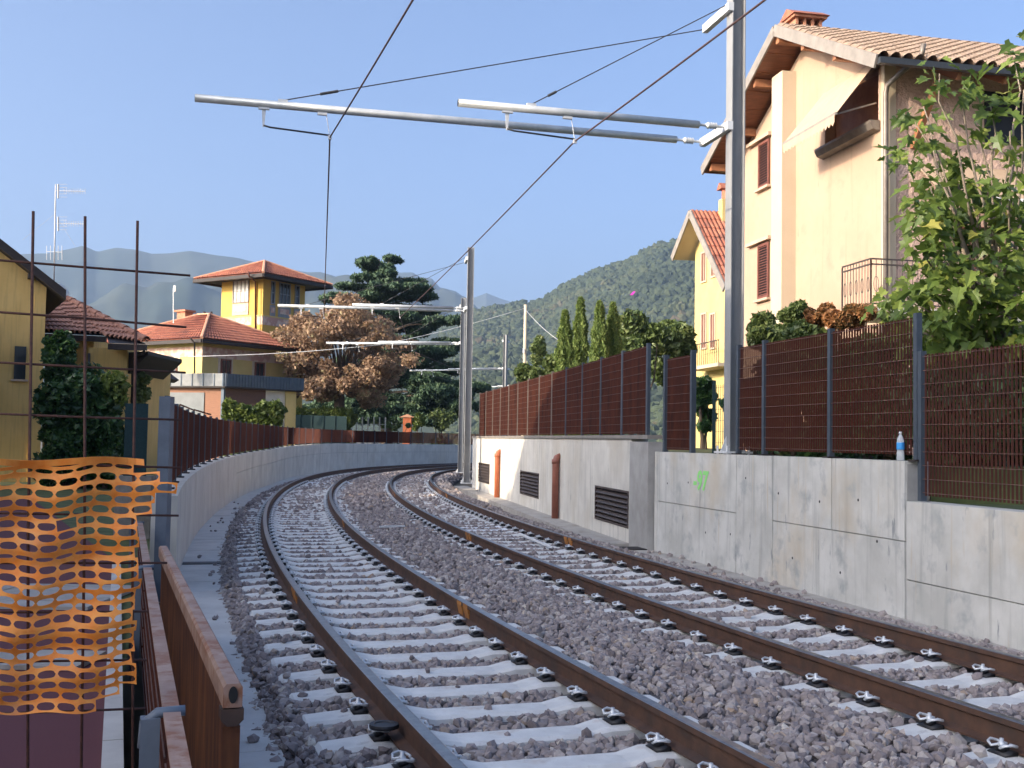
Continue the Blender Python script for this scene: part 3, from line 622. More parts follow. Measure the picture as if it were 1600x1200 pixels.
MB().prism([h0 + hn * x + Vector((0, 0, z)) for x, z in ((-.045, -.056), (.045, -.056), (.045, -.10), (.02, -.125), (-.02, -.125), (-.045, -.10))], hd * .09).build('end_bracket', m_rail, n2)
MB().cbox((h0.x + hd.x * .06, h0.y + hd.y * .06, .04), .07, .07, .75, hd, hn).build('end_post', m_cortenb, n2)
L = (h1 - h0).length; k = 60
for i in range(k):
    p = h0 + hd * (.12 + (L - .12) * i / k); MB().box((p.x - hn.x * .012, p.y - hn.y * .012, -.26), hd * ((L - .12) / k - .003), hn * .024, (0, 0, .745)).build('bar', m_cortenb, n2)
# ------------------------------------------------------------------ rebar mesh and orange net
RM0 = at(133, 600, 4.3); RM0.z = 0; RMD = Vector((.89, .456, 0)).normalized(); RMN = Vector((.456, -.89, 0))
rm = thing('rebar_mesh', 'rusty rebar mesh panel standing upright at the left edge', 'mesh panel', Vector((RM0.x, RM0.y, 0)))
def rmx(u, v=500): p = on_plane(u, v, RM0, RMN); return p
for px, top in ((-30, 322), (52, 330), (133, 338), (215, 345)):
    a, c = rmx(px - 3, 1190), rmx(px, top); a.z = 0.0; m = (a + c) / 2 + RMD * rng.uniform(-.012, .012)
    MB().tube([a, m, c], .0055, 6).build('upright_rod', m_rebar, rm, True)
for y0, y1, xe in ((405, 430, 298), (487, 511, 292), (567, 582, 291), (648, 656, 285), (727, 731, 283), (805, 806, 280), (884, 880, 262), (961, 956, 232), (1040, 1032, 230), (1122, 1108, 228)):
    a, c = rmx(-60, y0 - 4), rmx(xe, y1); a -= RMN * .012; c -= RMN * .012
    MB().tube([a, (a + c) / 2 + Vector((0, 0, rng.uniform(-.004, .004))), c], .005, 6).build('cross_rod', m_rebar, rm, True)
def net_pt(px, py):
    p = on_plane(px, py, RM0, RMN)
    return p + RMN * (.035 + .018 * math.sin(px * .045 + py * .02) + .014 * math.sin(py * .09 + px * .012) + (max(0, px - 195) / 60) ** 2 * .03)
b = MB(); pw, ph = 31.0, 16.7; rows = 23; KH = 12
def edge_x(r): return [232, 262, 272, 262, 240, 236, 238, 228, 224, 222, 222, 223, 225, 224, 222, 218, 224, 222, 214, 222, 214, 196, 172, 165][r]
for r in range(rows):
    y0 = 724 + ph * r; solid = r in (0, 8, 15)
    xo = -40 + (r % 2) * 4 + 3 * math.sin(r * 1.3)
    nc = int((edge_x(r) - xo) / pw)
    for c in range(nc):
        x0 = xo + c * pw; wig = 6 * math.sin(c * .9 + r * .5)
        if rng.random() < .02 and c > 3: continue
        def P2(x, y): return net_pt(x + 3 * math.sin(y * .03), y + 5 * math.sin(x * .018 + 1) + 3 * math.sin(x * .055 + y * .012))
        outer = [(x0 + pw * fx, y0 + ph * fy) for fx, fy in ((0, .5), (0, .1), (0, 0), (.25, 0), (.5, 0), (.75, 0), (1, 0), (1, .1), (1, .5), (1, .9), (1, 1), (.75, 1), (.5, 1), (.25, 1), (0, 1), (0, .9))]
        hw, hh = pw * .455, ph * (.35 if not solid else .2)
        n = len(outer); inner = []
        for i in range(n):
            ang = math.atan2((outer[i][1] - y0 - ph / 2) / ph, (outer[i][0] - x0 - pw / 2) / pw); cc, s_ = math.cos(ang), math.sin(ang)
            inner.append((x0 + pw / 2 + hw * math.copysign(abs(cc) ** .8, cc), y0 + ph / 2 + hh * math.copysign(abs(s_) ** .9, s_)))
        vs = [P2(*q) for q in outer] + [P2(*q) for q in inner]
        b.add(vs, [(i, (i + 1) % n, n + (i + 1) % n, n + i) for i in range(n)])
b.add([net_pt(x, 716 + 3 * math.sin(x * .03)) for x in range(-40, 236, 12)] + [net_pt(x, 726 + 3 * math.sin(x * .03)) for x in range(-40, 236, 12)], [(i, i + 1, 24 + i, 23 + i) for i in range(22)])
no = b.build('safety_net', m_net, None, False, RM0); tag(no, 'torn orange plastic safety net hung on the rebar mesh', 'safety net')
wm = no.modifiers.new('weld', 'WELD'); wm.merge_threshold = .0006; sm = no.modifiers.new('thick', 'SOLIDIFY'); sm.thickness = .0015

# ------------------------------------------------------------------ catenary masts with their two cantilevers
ZT = 6.47
def mast(px, depth, zbase, ztop, nvec, label, LA=7.95, LB=4.24, size=.22, plate=True, group='overhead line masts'):
    p = at(px, 650, depth); n = Vector(nvec).normalized(); fwd = Vector((n.y, -n.x, 0));   # n points across the tracks, fwd away along them
    if fwd.y < 0: fwd = -fwd
    root = thing('overhead_line_mast', label, 'mast', Vector((p.x, p.y, zbase)), group)
    b = MB(); h = size / 2; tf, tw = .016, .010; o = Vector((p.x, p.y, zbase)); H = ztop - zbase
    for k in (-1, 1): b.box(o + n * (k * h) - n * (tf if k > 0 else 0) - fwd * h, n * tf, fwd * size, (0, 0, H))
    b.box(o - n * (h - tf) - fwd * tw / 2, n * (size - 2 * tf), fwd * tw, (0, 0, H)); b.build('column', m_galv, root)
    if plate:
        b = MB(); b.cbox(o + Vector((0, 0, .03)), size + .22, size + .22, .03, n, fwd)
        for k in (-1, 1):
            b.prism([o + n * (k * h) + Vector((0, 0, .045)), o + n * (k * (h + .1)) + Vector((0, 0, .045)), o + n * (k * h) + Vector((0, 0, .27))], fwd * .012)
            for j in (-1, 1): b.tube([o + n * (k * (h + .07)) + fwd * (j * (h + .06)) + Vector((0, 0, .0)), o + n * (k * (h + .07)) + fwd * (j * (h + .06)) + Vector((0, 0, .13))], .018, 6)
        b.build('base_plate', m_galv_w, root)
    rA = LA / 7.95; rB = LB / 4.24
    for ko, L, td, tw_, ts, zs in ((.9, LA, 6.97 * rA, 6.0 * rA, 6.70 * rA, 8.33), (0.0, LB, 3.5 * rB, 2.46 * rB, 3.14 * rB, 8.42)):
        base = Vector((p.x, p.y, ZT)) + fwd * ko + n * (h + .02)
        if ko:                                              # box arms that carry the farther cantilever and its stay
            MB().beam(Vector((p.x, p.y, ZT)) + n * (h + .03) - fwd * .12, base + fwd * .06, .09, .13).build('bracket_arm', m_galv_w, root); MB().beam(Vector((p.x, p.y, zs)) + n * (h + .03) - fwd * .12, Vector((base.x, base.y, zs)), .09, .13).build('bracket_arm', m_galv_w, root)
        jn = MB(); jn.tube([base, base + n * .18], .022, 8); jn.tube([base + n * .36, base + n * .52], .022, 8); jn.cbox(base + n * .03, .06, .1, .1, n, fwd); jn.build('pivot', m_galv_w, root)
        MB().tube([base + n * .18, base + n * .20, base + n * .22, base + n * .24, base + n * .26, base + n * .28, base + n * .30, base + n * .32, base + n * .36], [.03, .055, .03, .055, .03, .055, .03, .055, .03], 12).build('insulator', m_whitec, root, True)
        MB().tube([base + n * .48, base + n * L], .058, 14).build('cantilever_tube', m_tube, root, True)
        cap = MB(); e = base + n * (L + .0005); cap.prism([e + fwd * (.052 * math.cos(t)) + Vector((0, 0, .052 * math.sin(t))) for t in [i * math.pi / 8 for i in range(16)]], n * .002); cap.build('tube_mouth', m_void, root)
        dr = MB(); q = base + n * td; dr.cbox(q - Vector((0, 0, .07)), .16, .05, .03, n, fwd); dr.prism([q - n * .03 - Vector((0, 0, .07)), q + n * .03 - Vector((0, 0, .07)), q + n * .012 - Vector((0, 0, .34)), q - n * .012 - Vector((0, 0, .34))], fwd * .02); dr.build('drop_bracket', m_galv_w, root)
        wp = base + n * tw_ - Vector((0, 0, .42))
        MB().tube([q - Vector((0, 0, .32)), q * .9 + wp * .1 - Vector((0, 0, .30)), wp + Vector((0, 0, .03))], .014, 6).build('steady_arm', m_cable, root, True)
        hg = MB(); hg.cbox(base + n * (tw_ + .12) - Vector((0, 0, .075)), .14, .05, .04, n, fwd); hg.tube([base + n * (tw_ + .06) - Vector((0, 0, .09)), wp], .006, 5); hg.cbox(wp, .05, .05, .06, n, fwd); hg.build('hanger', m_galv_w, root)
        st = base + n * ts + Vector((0, 0, .075)); top = Vector((base.x, base.y, zs)) if ko else Vector((p.x, p.y, zs)) + n * h
        MB().cbox(base + n * ts + Vector((0, 0, .065)), .14, .06, .04, n, fwd).build('clamp', m_galv_w, root)
        MB().tube([st, st + (top - st) * .08, st + (top - st) * .081, st + (top - st) * .12, st + (top - st) * .121, top], [.009, .009, .022, .022, .009, .009], 6).build('stay_wire', m_cable, root)
        wires[ko > 0].append(wp)
    return root
wires = {True: [], False: []}
def nrm(px, depth):                                        # across-track direction at a mast, from the nearest point of the line
    p = at(px, 650, depth); d = np.hypot(_X - p.x, _Y - p.y); t = _T[d.argmin()]; return (-math.cos(t), math.sin(t), 0)
mast(1146, 17.1, 1.43, 9.4, -RW_N, 'tall grey steel overhead line mast on the right wall, nearest the camera')
mast(731, 41.5, -.05, 8.75, nrm(731, 41.5), 'steel mast at the sunlit wall end, second nearest', 7.0, 4.2, .24)
mast(721, 56.5, -.1, 8.75, nrm(721, 56.5), 'steel mast just left of and behind the mast at the wall end', 7.1, 4.2, .24)
mast(788, 76, -.1, 8.75, nrm(770, 76), 'distant steel mast showing above the sunlit fence', 8.0, 4.3, .24)
mast(822, 99, -.1, 8.6, nrm(770, 90), 'farthest steel mast, behind the pale wooden pole', 6.5, 3.2, .2)
for k, (u0, v0, d0), lab in ((True, (645, 0, 11.1), 'dark contact wire over the left track'), (False, (1195, 0, 11.2), 'reddish contact wire over the right track')):
    p0 = at(u0, v0, d0); d = p0 - wires[k][0]; pts = [p0 + d * 2.2, p0] + wires[k]; full = []
    for a, c in zip(pts[:-1], pts[1:]):
        for i in range(8): full.append(a.lerp(c, i / 8) - Vector((0, 0, .035 * math.sin(math.pi * i / 8) * (c - a).length / 20)))
    full.append(pts[-1])
    tag(MB().tube(full, .0125, 6).build('contact_wire', m_wire, None, True), lab, 'wire', 'contact wires')
up = at(820, 560, 62)
po = thing('utility_pole', 'pale round wooden utility pole behind the sunlit fence', 'pole', Vector((up.x, up.y, 1.3)))
MB().tube([(up.x, up.y, 1.3), (up.x, up.y, at(820, 476, 62).z)], [.13, .09], 10).build('shaft', m_polew, po, True)
MB().cbox(at(818, 548, 61.8), .1, .1, .25).build('junction_box', m_galv_w, po)
def cable(pts, lab, r=.012):
    full = []
    for a, c in zip(pts[:-1], pts[1:]):
        for i in range(8): full.append(a.lerp(c, i / 8) - Vector((0, 0, .012 * math.sin(math.pi * i / 8) * (c - a).length)))
    tag(MB().tube(full + [pts[-1]], r, 5).build('service_cable', m_galv_w, None, True), lab, 'cable', 'service cables')
cable([at(300, 557, 58), at(600, 538, 58), at(819, 482, 62)], 'thin pale cable from the villa to the wooden pole', .016)
cable([at(821, 484, 62), at(900, 548, 45)], 'thin cable dropping right from the wooden pole', .012)

# ------------------------------------------------------------------ roofs
def corrugated(name, p0, p1, p2, p3, pitch, amp, mat, parent, rows=8):
    """tile field: p0-p1 along the eave, p3-p2 along the ridge; columns of tiles run from eave to ridge with stepped courses"""
    p0, p1, p2, p3 = map(Vector, (p0, p1, p2, p3)); nrm_ = (p1 - p0).cross(p3 - p0).normalized()
    if nrm_.z < 0: nrm_ = -nrm_
    L = (p1 - p0).length; nc = max(2, int(L / pitch)); S = 6; V = []; F = []
    for r in range(rows):
        for e in (0, 1):
            f = (r + e) / rows; a = p0.lerp(p3, f); c = p1.lerp(p2, f)
            for i in range(nc * S + 1):
                x = i / (nc * S); h = amp * (abs(math.sin(math.pi * i / S)) ** .8) + (.03 if e == 0 else 0)
                V.append(a.lerp(c, x) + nrm_ * h)
    w = nc * S + 1
    for r in range(rows * 2 - 1):
        for i in range(w - 1): F.append((r * w + i, r * w + i + 1, (r + 1) * w + i + 1, (r + 1) * w + i))
    return fast(name, [tuple(v) for v in V], F, mat, parent, smooth=False)
def hip_roof(root, K, d1, d2, L1, L2, ov, ze, h, mat, ridge_mat, fasc=.22, pitch=.24):
    """box footprint from near corner K along d1 and d2; eave height ze, rise h"""
    c = [K - d1 * ov - d2 * ov, K + d1 * (L1 + ov) - d2 * ov, K + d1 * (L1 + ov) + d2 * (L2 + ov), K - d1 * ov + d2 * (L2 + ov)]
    c = [Vector((q.x, q.y, ze)) for q in c]; w1, w2 = L1 + 2 * ov, L2 + 2 * ov; m = min(w1, w2) / 2
    if w1 >= w2: r0, r1 = c[0] + d1 * m + d2 * m, c[1] - d1 * m + d2 * m
    else: r0, r1 = c[0] + d1 * m + d2 * m, c[3] + d1 * m - d2 * m
    r0.z = r1.z = ze + h
    b = MB()
    if w1 >= w2: b.add(c + [r0, r1], [(0, 1, 5, 4), (1, 2, 5), (2, 3, 4, 5), (3, 0, 4)]); faces = [(c[0], c[1], r1, r0), (c[3], c[0], r0, r0)]
    else: b.add(c + [r0, r1], [(0, 1, 4), (1, 2, 5, 4), (2, 3, 5), (3, 0, 4, 5)]); faces = [(c[0], c[1], r0, r0), (c[3], c[0], r0, r1)]
    b.build('roof', mat, root)
    for f in faces: corrugated('tile_field', *[q + Vector((0, 0, .02)) for q in f], pitch, .05, mat, root, 10)
    e = MB()
    for q, s_ in zip(c, c[1:] + c[:1]): e.beam(q - Vector((0, 0, fasc / 2 + .02)), s_ - Vector((0, 0, fasc / 2 + .02)), .14, fasc)
    e.build('eave', m_dark, root)
    so = MB(); so.add([q - Vector((0, 0, .12)) for q in c], [(0, 1, 2, 3)]); so.build('soffit', m_dark, root)
    rg = MB()
    for q in ((c[0], r0), (c[1], r1 if w1 >= w2 else r0), (c[3], r1 if w1 < w2 else r0), (r0, r1)):
        if (q[0] - q[1]).length > .1: rg.tube([q[0] + Vector((0, 0, .05)), q[1] + Vector((0, 0, .06))], .09, 6)
    rg.build('ridge_tiles', ridge_mat, root)
def window(root, c, dx, w, h, out, frame, pane, nv=2, nh=1, nm='window'):
    """window centred at c on a wall whose horizontal direction is dx and outward normal is out"""
    dx, out = Vector(dx).normalized(), Vector(out).normalized(); c = Vector(c); t = .07
    g = MB().cbox(c + out * .01, w - t, .03, h - t, dx, out).build(nm, pane, root)
    f = MB()
    for k in (-1, 1): f.cbox(c + dx * (k * (w - t) / 2) + out * .03, t, .08, h, dx, out); f.cbox(c + Vector((0, 0, k * (h - t) / 2)) + out * .03, w - 2 * t, .076, t, dx, out)
    for i in range(1, nv): f.cbox(c + dx * (w * (i / nv - .5)) + out * .028, .04, .05, h - 2 * t, dx, out)
    for i in range(1, nh): f.cbox(c + Vector((0, 0, h * (i / nh - .5))) + out * .028, w - 2 * t, .046, .04, dx, out)
    f.build('frame', frame, g); return g

# ------------------------------------------------------------------ left: yellow house at the frame edge
YD = 36.0
yh = thing('house', 'plain yellow house with dark sloping eave at the left edge', 'house', Vector((-18, 38, 0)))
ey = Vector((-.47, .883, 0)).normalized(); ex = Vector((ey.y, -ey.x, 0)); O = at(67, 600, YD); O.z = 0
def yp(u, v): return on_plane(u, v, O, ey)
wr, wl = yp(67, 449), yp(0, 397); sl = (wl.z - wr.z) / (wr - wl).dot(ex); AL = 5.2
top = O - ex * AL + Vector((0, 0, wr.z + sl * AL))
MB().prism([O, O + Vector((0, 0, wr.z)), top, O - ex * 2 * AL + Vector((0, 0, wr.z)), O - ex * 2 * AL], ey * 9).build('walls', m_yel, yh)
for sg_ in (1, -1):
    q0 = top - ey * .45 + Vector((0, 0, .02)); q1 = (O if sg_ > 0 else O - ex * 2 * AL) + ex * (sg_ * .55) - ey * .45 + Vector((0, 0, wr.z - sl * .55 + .02))
    MB().prism([q0, q1, q1 + Vector((0, 0, .30)), q0 + Vector((0, 0, .30))], ey * 9.8).build('roof', m_dark, yh)
for f in (.15, .4, .65, .9): q = top.lerp(O + Vector((0, 0, wr.z)), f); MB().beam(q - ey * .4 - Vector((0, 0, .08)), q - Vector((0, 0, .08)), .12, .16).build('rafter_end', m_dark, yh)
q = yp(31, 567); MB().cbox(q - ey * .02, .34, .1, 1.05, ex, ey).build('window', m_glass, yh); MB().cbox(q - ey * .03 - Vector((0, 0, .56)), .5, .16, .06, ex, ey).build('sill', m_sill, yh)
MB().box(O - ex * .35 - ey * .05, ex * .34, ey * .05, (0, 0, wr.z - .25)).build('corner_pilaster', m_yel, yh)

# tiled yellow house behind it
TD = 40.0
th = thing('house', 'yellow house with chunky terracotta barrel tiles behind the ivy hedge', 'house', at(150, 640, 42) * 1.0)
A_, L_ = at(102, 470, 45), at(55, 474, 45)
e0, e1_, e2, e3 = at(60, 520, TD), at(166, 525, TD), at(170, 536, 38.5), at(229, 538, 38.5)
MB().add([L_, A_, e1_, e0], [(0, 1, 2, 3)]).add([A_, e3, e2, e1_], [(0, 1, 2, 3)]).build('roof_deck', m_dark, th)
tile_me = None
def barrel(p, q, r, parent):
    """one barrel tile from p (low) to q (high): a half tube"""
    global tile_me
    d = (q - p); L = d.length; d.normalize(); x = d.cross(Vector((0, 0, 1))).normalized(); y = x.cross(d)
    if tile_me is None:
        vs = []; fs = []; n = 8
        for e, rr in ((0, 1.0), (1, .82)):
            for k in range(n + 1): t = math.pi * k / n; vs.append((rr * math.cos(t), e, rr * math.sin(t)))
        for e, rr in ((0, .82), (1, .66)):
            for k in range(n + 1): t = math.pi * k / n; vs.append((rr * math.cos(t), e, rr * math.sin(t)))
        m = n + 1
        for k in range(n): fs += [(k, k + 1, m + k + 1, m + k), (2 * m + k + 1, 2 * m + k, 3 * m + k, 3 * m + k + 1), (k + 1, k, 2 * m + k, 2 * m + k + 1)]
        tile_me = bpy.data.meshes.new('tile'); tile_me.from_pydata(vs, [], fs); tile_me.update(); tile_me.materials.append(m_tile); tile_me.polygons.foreach_set('use_smooth', [True] * len(fs))
    o = bpy.data.objects.new('tile', tile_me); COL.objects.link(o); o.parent = parent
    o.matrix_local = Matrix.Translation(p - wloc(parent)) @ Matrix((x * r, d * L, y * r)).transposed().to_4x4(); return o
deck = th.children[0]
for (a, c, hi_a, hi_c, n, rows) in ((e0, e1_, L_, A_.lerp(e1_, .0), 13, 8), (e1_ + (e2 - e1_) * .3, e3, A_, e3 + Vector((0, 0, .1)), 9, 8)):
    for i in range(n):
        f = (i + .5) / n; lo = a.lerp(c, f); hi = hi_a.lerp(hi_c, f)
        rr = max(1, round(rows * (hi - lo).length / max(.1, (hi_a - a).length)))
        for k in range(rr):
            p = lo.lerp(hi, k / rr); q = lo.lerp(hi, min(1.02, (k + 1.12) / rr)); barrel(p + Vector((0, 0, .06)), q + Vector((0, 0, .02)), .12, deck)
for k in range(9):
    p, q = e3.lerp(A_, k / 9), e3.lerp(A_, min(1, (k + 1.12) / 9)); barrel(p + Vector((0, 0, .14)), q + Vector((0, 0, .12)), .15, deck)
MB().beam(e0 - Vector((0, 0, .12)), e1_ - Vector((0, 0, .12)), .15, .2).build('gutter', m_dark, th); MB().beam(e2 - Vector((0, 0, .12)), e3 - Vector((0, 0, .12)), .15, .2).build('gutter', m_dark, th)
MB().box((e0.x, e0.y + .7, 0), (e1_.x - e0.x - .7, 0, 0), (0, 5, 0), (0, 0, e0.z - .15)).build('rear_wing', m_yel, th)
wx0, wx1 = at(137, 600, 39.2).x, at(198, 600, 39.2).x
MB().box((wx0, 39.2, 0), (wx1 - wx0, 0, 0), (0, 5, 0), (0, 0, e2.z - .12)).build('front_wing', m_yel, th)
MB().prism([(wx1, 39.3, e2.z - .25), (e3.x, 38.7, e3.z - .22), (e3.x, 38.7, e3.z - .35), (wx1, 39.3, e2.z - 1.0)], (0, 4, 0)).build('eave_bracket', m_dark, th)
MB().tube([at(226, 542, 38.6), at(224, 553, 38.6), at(213, 556, 38.9), at(208, 562, 39.1), at(206, 640, 39.1)], .05, 8).build('downpipe', m_dark, th, True)
MB().tube([at(139, 552, 39.1), at(138, 640, 39.1)], .05, 8).build('downpipe', m_iron, th, True)
# antenna mast and dishes on the tiled house
an = thing('aerial_mast', 'tall roof aerial mast with two comb aerials', 'aerial', at(85, 455, 44))
MB().tube([at(84, 462, 44), at(87, 288, 44)], .028, 8).build('pole', m_ant, an, True)
for y in (298, 349):
    b = MB(); a, c = at(88, y, 44), at(133, y + 1, 44); b.tube([a, c], .014, 6)
    for i in range(10): q = a.lerp(c, .28 + .08 * i); b.tube([q - Vector((0, 0, .11)), q + Vector((0, 0, .11))], .008, 4); 
    b.tube([at(91, y - 10, 44), at(91, y + 12, 44)], .03, 6)
    for k in range(-2, 3): b.tube([at(91, y + 5 * k, 44), at(105, y + 5 * k, 44)], .008, 4)
    b.build('comb_aerial', m_ant, an)
b = MB(); b.tube([at(73, 393, 44), at(97, 394, 44)], .012, 5)
for x in (73, 79, 91, 97): b.tube([at(x, 384, 44), at(x, 406, 44)], .012, 5)
b.build('loop_aerial', m_whitec, an)
for a, c in (((85, 335), (35, 375)), ((86, 335), (118, 385))): MB().tube([at(*a, 44), at(*c, 44)], .005, 4).build('guy_wire', m_ant, an)
def dish(px, py, d, r, face, lab, mat):
    root = thing('satellite_dish', lab, 'satellite dish', at(px, py, d)); fd = Vector(face).normalized(); x = fd.cross(Vector((0, 0, 1))).normalized(); y = x.cross(fd); c = at(px, py, d)
    b = MB(); vs = []; fs = []; n = 24; pr = [(0, -.18), (.35, -.16), (.7, -.09), (1, 0), (1.0, -.03), (.7, -.12), (.35, -.19), (.02, -.21)]
    for q, h in pr:
        for k in range(n): t = 2 * math.pi * k / n; vs.append(c + (x * math.cos(t) + y * math.sin(t)) * (q * r) + fd * (h * r))
    for i in range(len(pr) - 1):
        for k in range(n): fs.append((i * n + k, i * n + (k + 1) % n, (i + 1) * n + (k + 1) % n, (i + 1) * n + k))
    b.add(vs, fs); b.build('reflector', mat, root, True); MB().tube([c - y * r * .9, c + fd * r * .9 - y * r * .3], .015, 5).build('feed_arm', m_ant, root)
    MB().tube([c - fd * .15, c - fd * .3 - Vector((0, 0, .7))], .03, 6).build('bracket', m_ant, root)
dish(91, 460, 44.5, .48, (.75, -.62, .2), 'white satellite dish behind the dark eave', m_whitec)

# ------------------------------------------------------------------ villa with tower
D1, D2 = Vector((-math.cos(R(33)), math.sin(R(33)), 0)), Vector((math.sin(R(33)), math.cos(R(33)), 0)); N1, N2 = -D2, -D1
vl = thing('villa', 'yellow villa with square tower, russet hip roofs and painted frieze', 'villa', at(330, 640, 68) * Vector((1, 1, 0)) if False else Vector((at(330, 640, 68).x, 68, 0)))
T = at(410.5, 480, 70); T.z = 0; zt = at(410, 432, 70).z; LT = 3.75
MB().box(T, D1 * LT, D2 * LT, (0, 0, zt)).build('tower_walls', m_yel2, vl)
hip_roof(vl, T, D1, D2, LT, LT, 1.25, at(420, 429, 69).z, 1.35, m_tile_r, m_ridge, .22)
zf0, zf1 = at(410, 507, 70).z, at(410, 494, 70).z
for d, n_, nm in ((D1, N1, 'frieze'), (D2, N2, 'frieze')):
    MB().box(T + n_ * .03 + Vector((0, 0, zf0)), d * LT, -n_ * .02, (0, 0, zf1 - zf0)).build(nm, m_frieze, vl)
    MB().box(T + n_ * .06 + Vector((0, 0, zf1)), d * LT, -n_ * .05, (0, 0, .09)).build('string_course', m_yel3, vl)
zw0, zw1 = at(373, 473, 71).z, at(373, 437, 71).z; cw = T + D1 * (LT * .52); cw.z = (zw0 + zw1) / 2
window(vl, cw, D1, 1.45, zw1 - zw0, N1, m_fascia, m_curt, 4, 2)
MB().cbox(Vector((cw.x, cw.y, zw0 - .42)) + N1 * .03, 1.45, .06, .75, D1, N1).build('window_apron', m_pil, vl)
MB().cbox(Vector((cw.x, cw.y, zw0 - .40)) + N1 * .065, 1.1, .02, .38, D1, N1).build('painted_plaque', m_frieze, vl)
for f, w in ((.22, .35), (.50, 1.0), (.80, .42)):
    q = T + D2 * (LT * f); q.z = (zw0 + zw1) / 2 - .1; window(vl, q, D2, w, zw1 - zw0, N2, m_lgrey, m_glass, 1 if w < .6 else 3, 2)
    MB().cbox(Vector((q.x, q.y, zw0 - .5)) + N2 * .03, w + .1, .05, .7, D2, N2).build('window_apron', m_lgrey, vl)
    MB().cbox(Vector((q.x, q.y, zw0 - .48)) + N2 * .06, w * .8, .02, .34, D2, N2).build('painted_plaque', m_frieze, vl)
MB().tube([at(388, 424, 68.4), at(389, 431, 68.6), at(399, 440, 69.9), at(399, 520, 69.9)], .05, 8).build('downpipe', m_shut, vl, True)
MB().box(T + D1 * .5 + N1 * .12, D1 * .35, -N1 * .1, (0, 0, zt - .3)).build('corner_pilaster', m_yel2, vl)
K = at(316, 560, 62); K.z = 0; ze = at(318, 530, 61.5).z
MB().box(K, D1 * 8.5, D2 * 7.5, (0, 0, ze - .1)).build('main_walls', m_yel3, vl)
hip_roof(vl, K, D1, D2, 8.5, 7.5, .7, ze, 1.95, m_tile_r, m_ridge, .2)
z0, z1 = at(314, 557, 62).z, at(314, 541, 62).z
for d, n_, L in ((D1, N1, 8.5), (D2, N2, 7.5)): MB().box(K + n_ * .03 + Vector((0, 0, z0)), d * L, -n_ * .02, (0, 0, z1 - z0)).build('frieze', m_frieze, vl)
for d, n_, f, px in ((D1, N1, 2.35, 0), (D2, N2, 1.7, 0), (D2, N2, 4.3, 0)):
    q = K + d * f; q.z = at(314, 577, 62).z; window(vl, q + n_ * .03, d, .75, 1.35, n_, m_shut, m_glass, 2, 1)
    MB().cbox(q, 1.1, .05, 1.6, d, n_).build('window_surround', m_pil, vl)
for dz in (0, ):
    q = K + D1 * 6.2 + D2 * 4.0; b = MB(); b.cbox((q.x, q.y, ze + 1.6), .75, .6, 1.3, D1, D2); b.build('chimney', m_brick, vl); MB().cbox((q.x, q.y, ze + 2.32), 1.0, .85, .12, D1, D2).build('chimney_cap', m_brick, vl)
for px in (319, 330): MB().tube([at(px, 505, 68), at(px, 487, 68)], [.1, .08], 8).build('flue', m_iron, vl, True)
MB().tube([at(271, 505, 62), at(271, 450, 62)], .025, 6).build('roof_pole', m_whitec, vl); MB().cbox(at(273, 451, 62), .12, .12, .35).build('pole_antenna', m_whitec, vl)
MB().tube([at(298, 529, 60.9), at(304, 536, 61.2), at(304, 590, 61.6)], .045, 8).build('downpipe', m_dark, vl, True)
dish(263, 568, 56.0, .42, (-.3, -.95, .15), 'round grey satellite dish in front of the villa wall', m_fascia)

# flat-roofed garage in front of the villa
gr = thing('garage', 'flat-roofed garage with timber cladding and ribbed blue parapet', 'garage', Vector((at(350, 640, 57).x, 57, 0)))
Gk = at(350, 600, 57); Gk.z = 0; gz1, gz0 = at(350, 584, 57).z, at(350, 604, 57).z
G1, G2 = Vector((-math.cos(R(14)), math.sin(R(14)), 0)), Vector((math.sin(R(40)), math.cos(R(40)), 0)); H1, H2 = Vector((-G1.y, G1.x, 0)) * -1, Vector((G2.y, -G2.x, 0))
if H1.y > 0: H1 = -H1
MB().prism([Gk, Gk + G1 * 5, Gk + G1 * 5 + G2 * 4.5, Gk + G2 * 4.6], (0, 0, gz0)).build('walls', m_rwhite, gr)
MB().box(Gk + H1 * .05, G1 * 4.9, -H1 * .04, (0, 0, gz0 - .02)).build('timber_front', m_clad, gr)
MB().box(Gk + H2 * .05, G2 * 2.6, -H2 * .04, (0, 0, gz0 - .02)).build('timber_side', m_clad_d, gr)
zq = at(300, 613, 57).z; MB().box(Gk + G1 * 1.05 + H1 * .09, G1 * 3.2, -H1 * .03, (0, 0, zq)).build('garage_door', m_door, gr)
MB().cbox(Gk + H1 * .06 + Vector((0, 0, gz0 / 2)), .16, .16, gz0, G1, H1).build('corner_post', m_slate, gr)
for d, n_, L, m_, step in ((G1, H1, 5.4, m_lgrey, .62), (G2, H2, 5.2, m_slate, .19)):
    MB().box(Gk - d * .3 + n_ * .35 + Vector((0, 0, gz0)), d * L, -n_ * .1, (0, 0, gz1 - gz0)).build('parapet', m_, gr)
    for i in range(int(L / step)):
        MB().box(Gk - d * .28 + d * (i * step) + n_ * .375 + Vector((0, 0, gz0 + .01)), d * .05, -n_ * .022, (0, 0, gz1 - gz0 - .02)).build('rib', m_slate, gr)
zv = Vector((0, 0, gz0 - .07)); MB().prism([Gk - G1 * .3 + H1 * .3 - G2 * .1 + zv, Gk + G1 * 5.1 + H1 * .3 + zv, Gk + G1 * 5.1 + G2 * 4.6 + zv, Gk + G2 * 4.9 + H2 * .3 + zv], (0, 0, .08)).build('roof_slab', m_dark, gr)
MB().cbox(Gk + G2 * 4.25 + H2 * .06 + Vector((0, 0, gz0 / 2)), .7, .06, gz0, G2, H2).build('yellow_pier', m_yel3, gr)
window(gr, Gk + G2 * 3.4 + H2 * .02 + Vector((0, 0, 1.9)), G2, .7, .9, H2, m_white, m_glass)
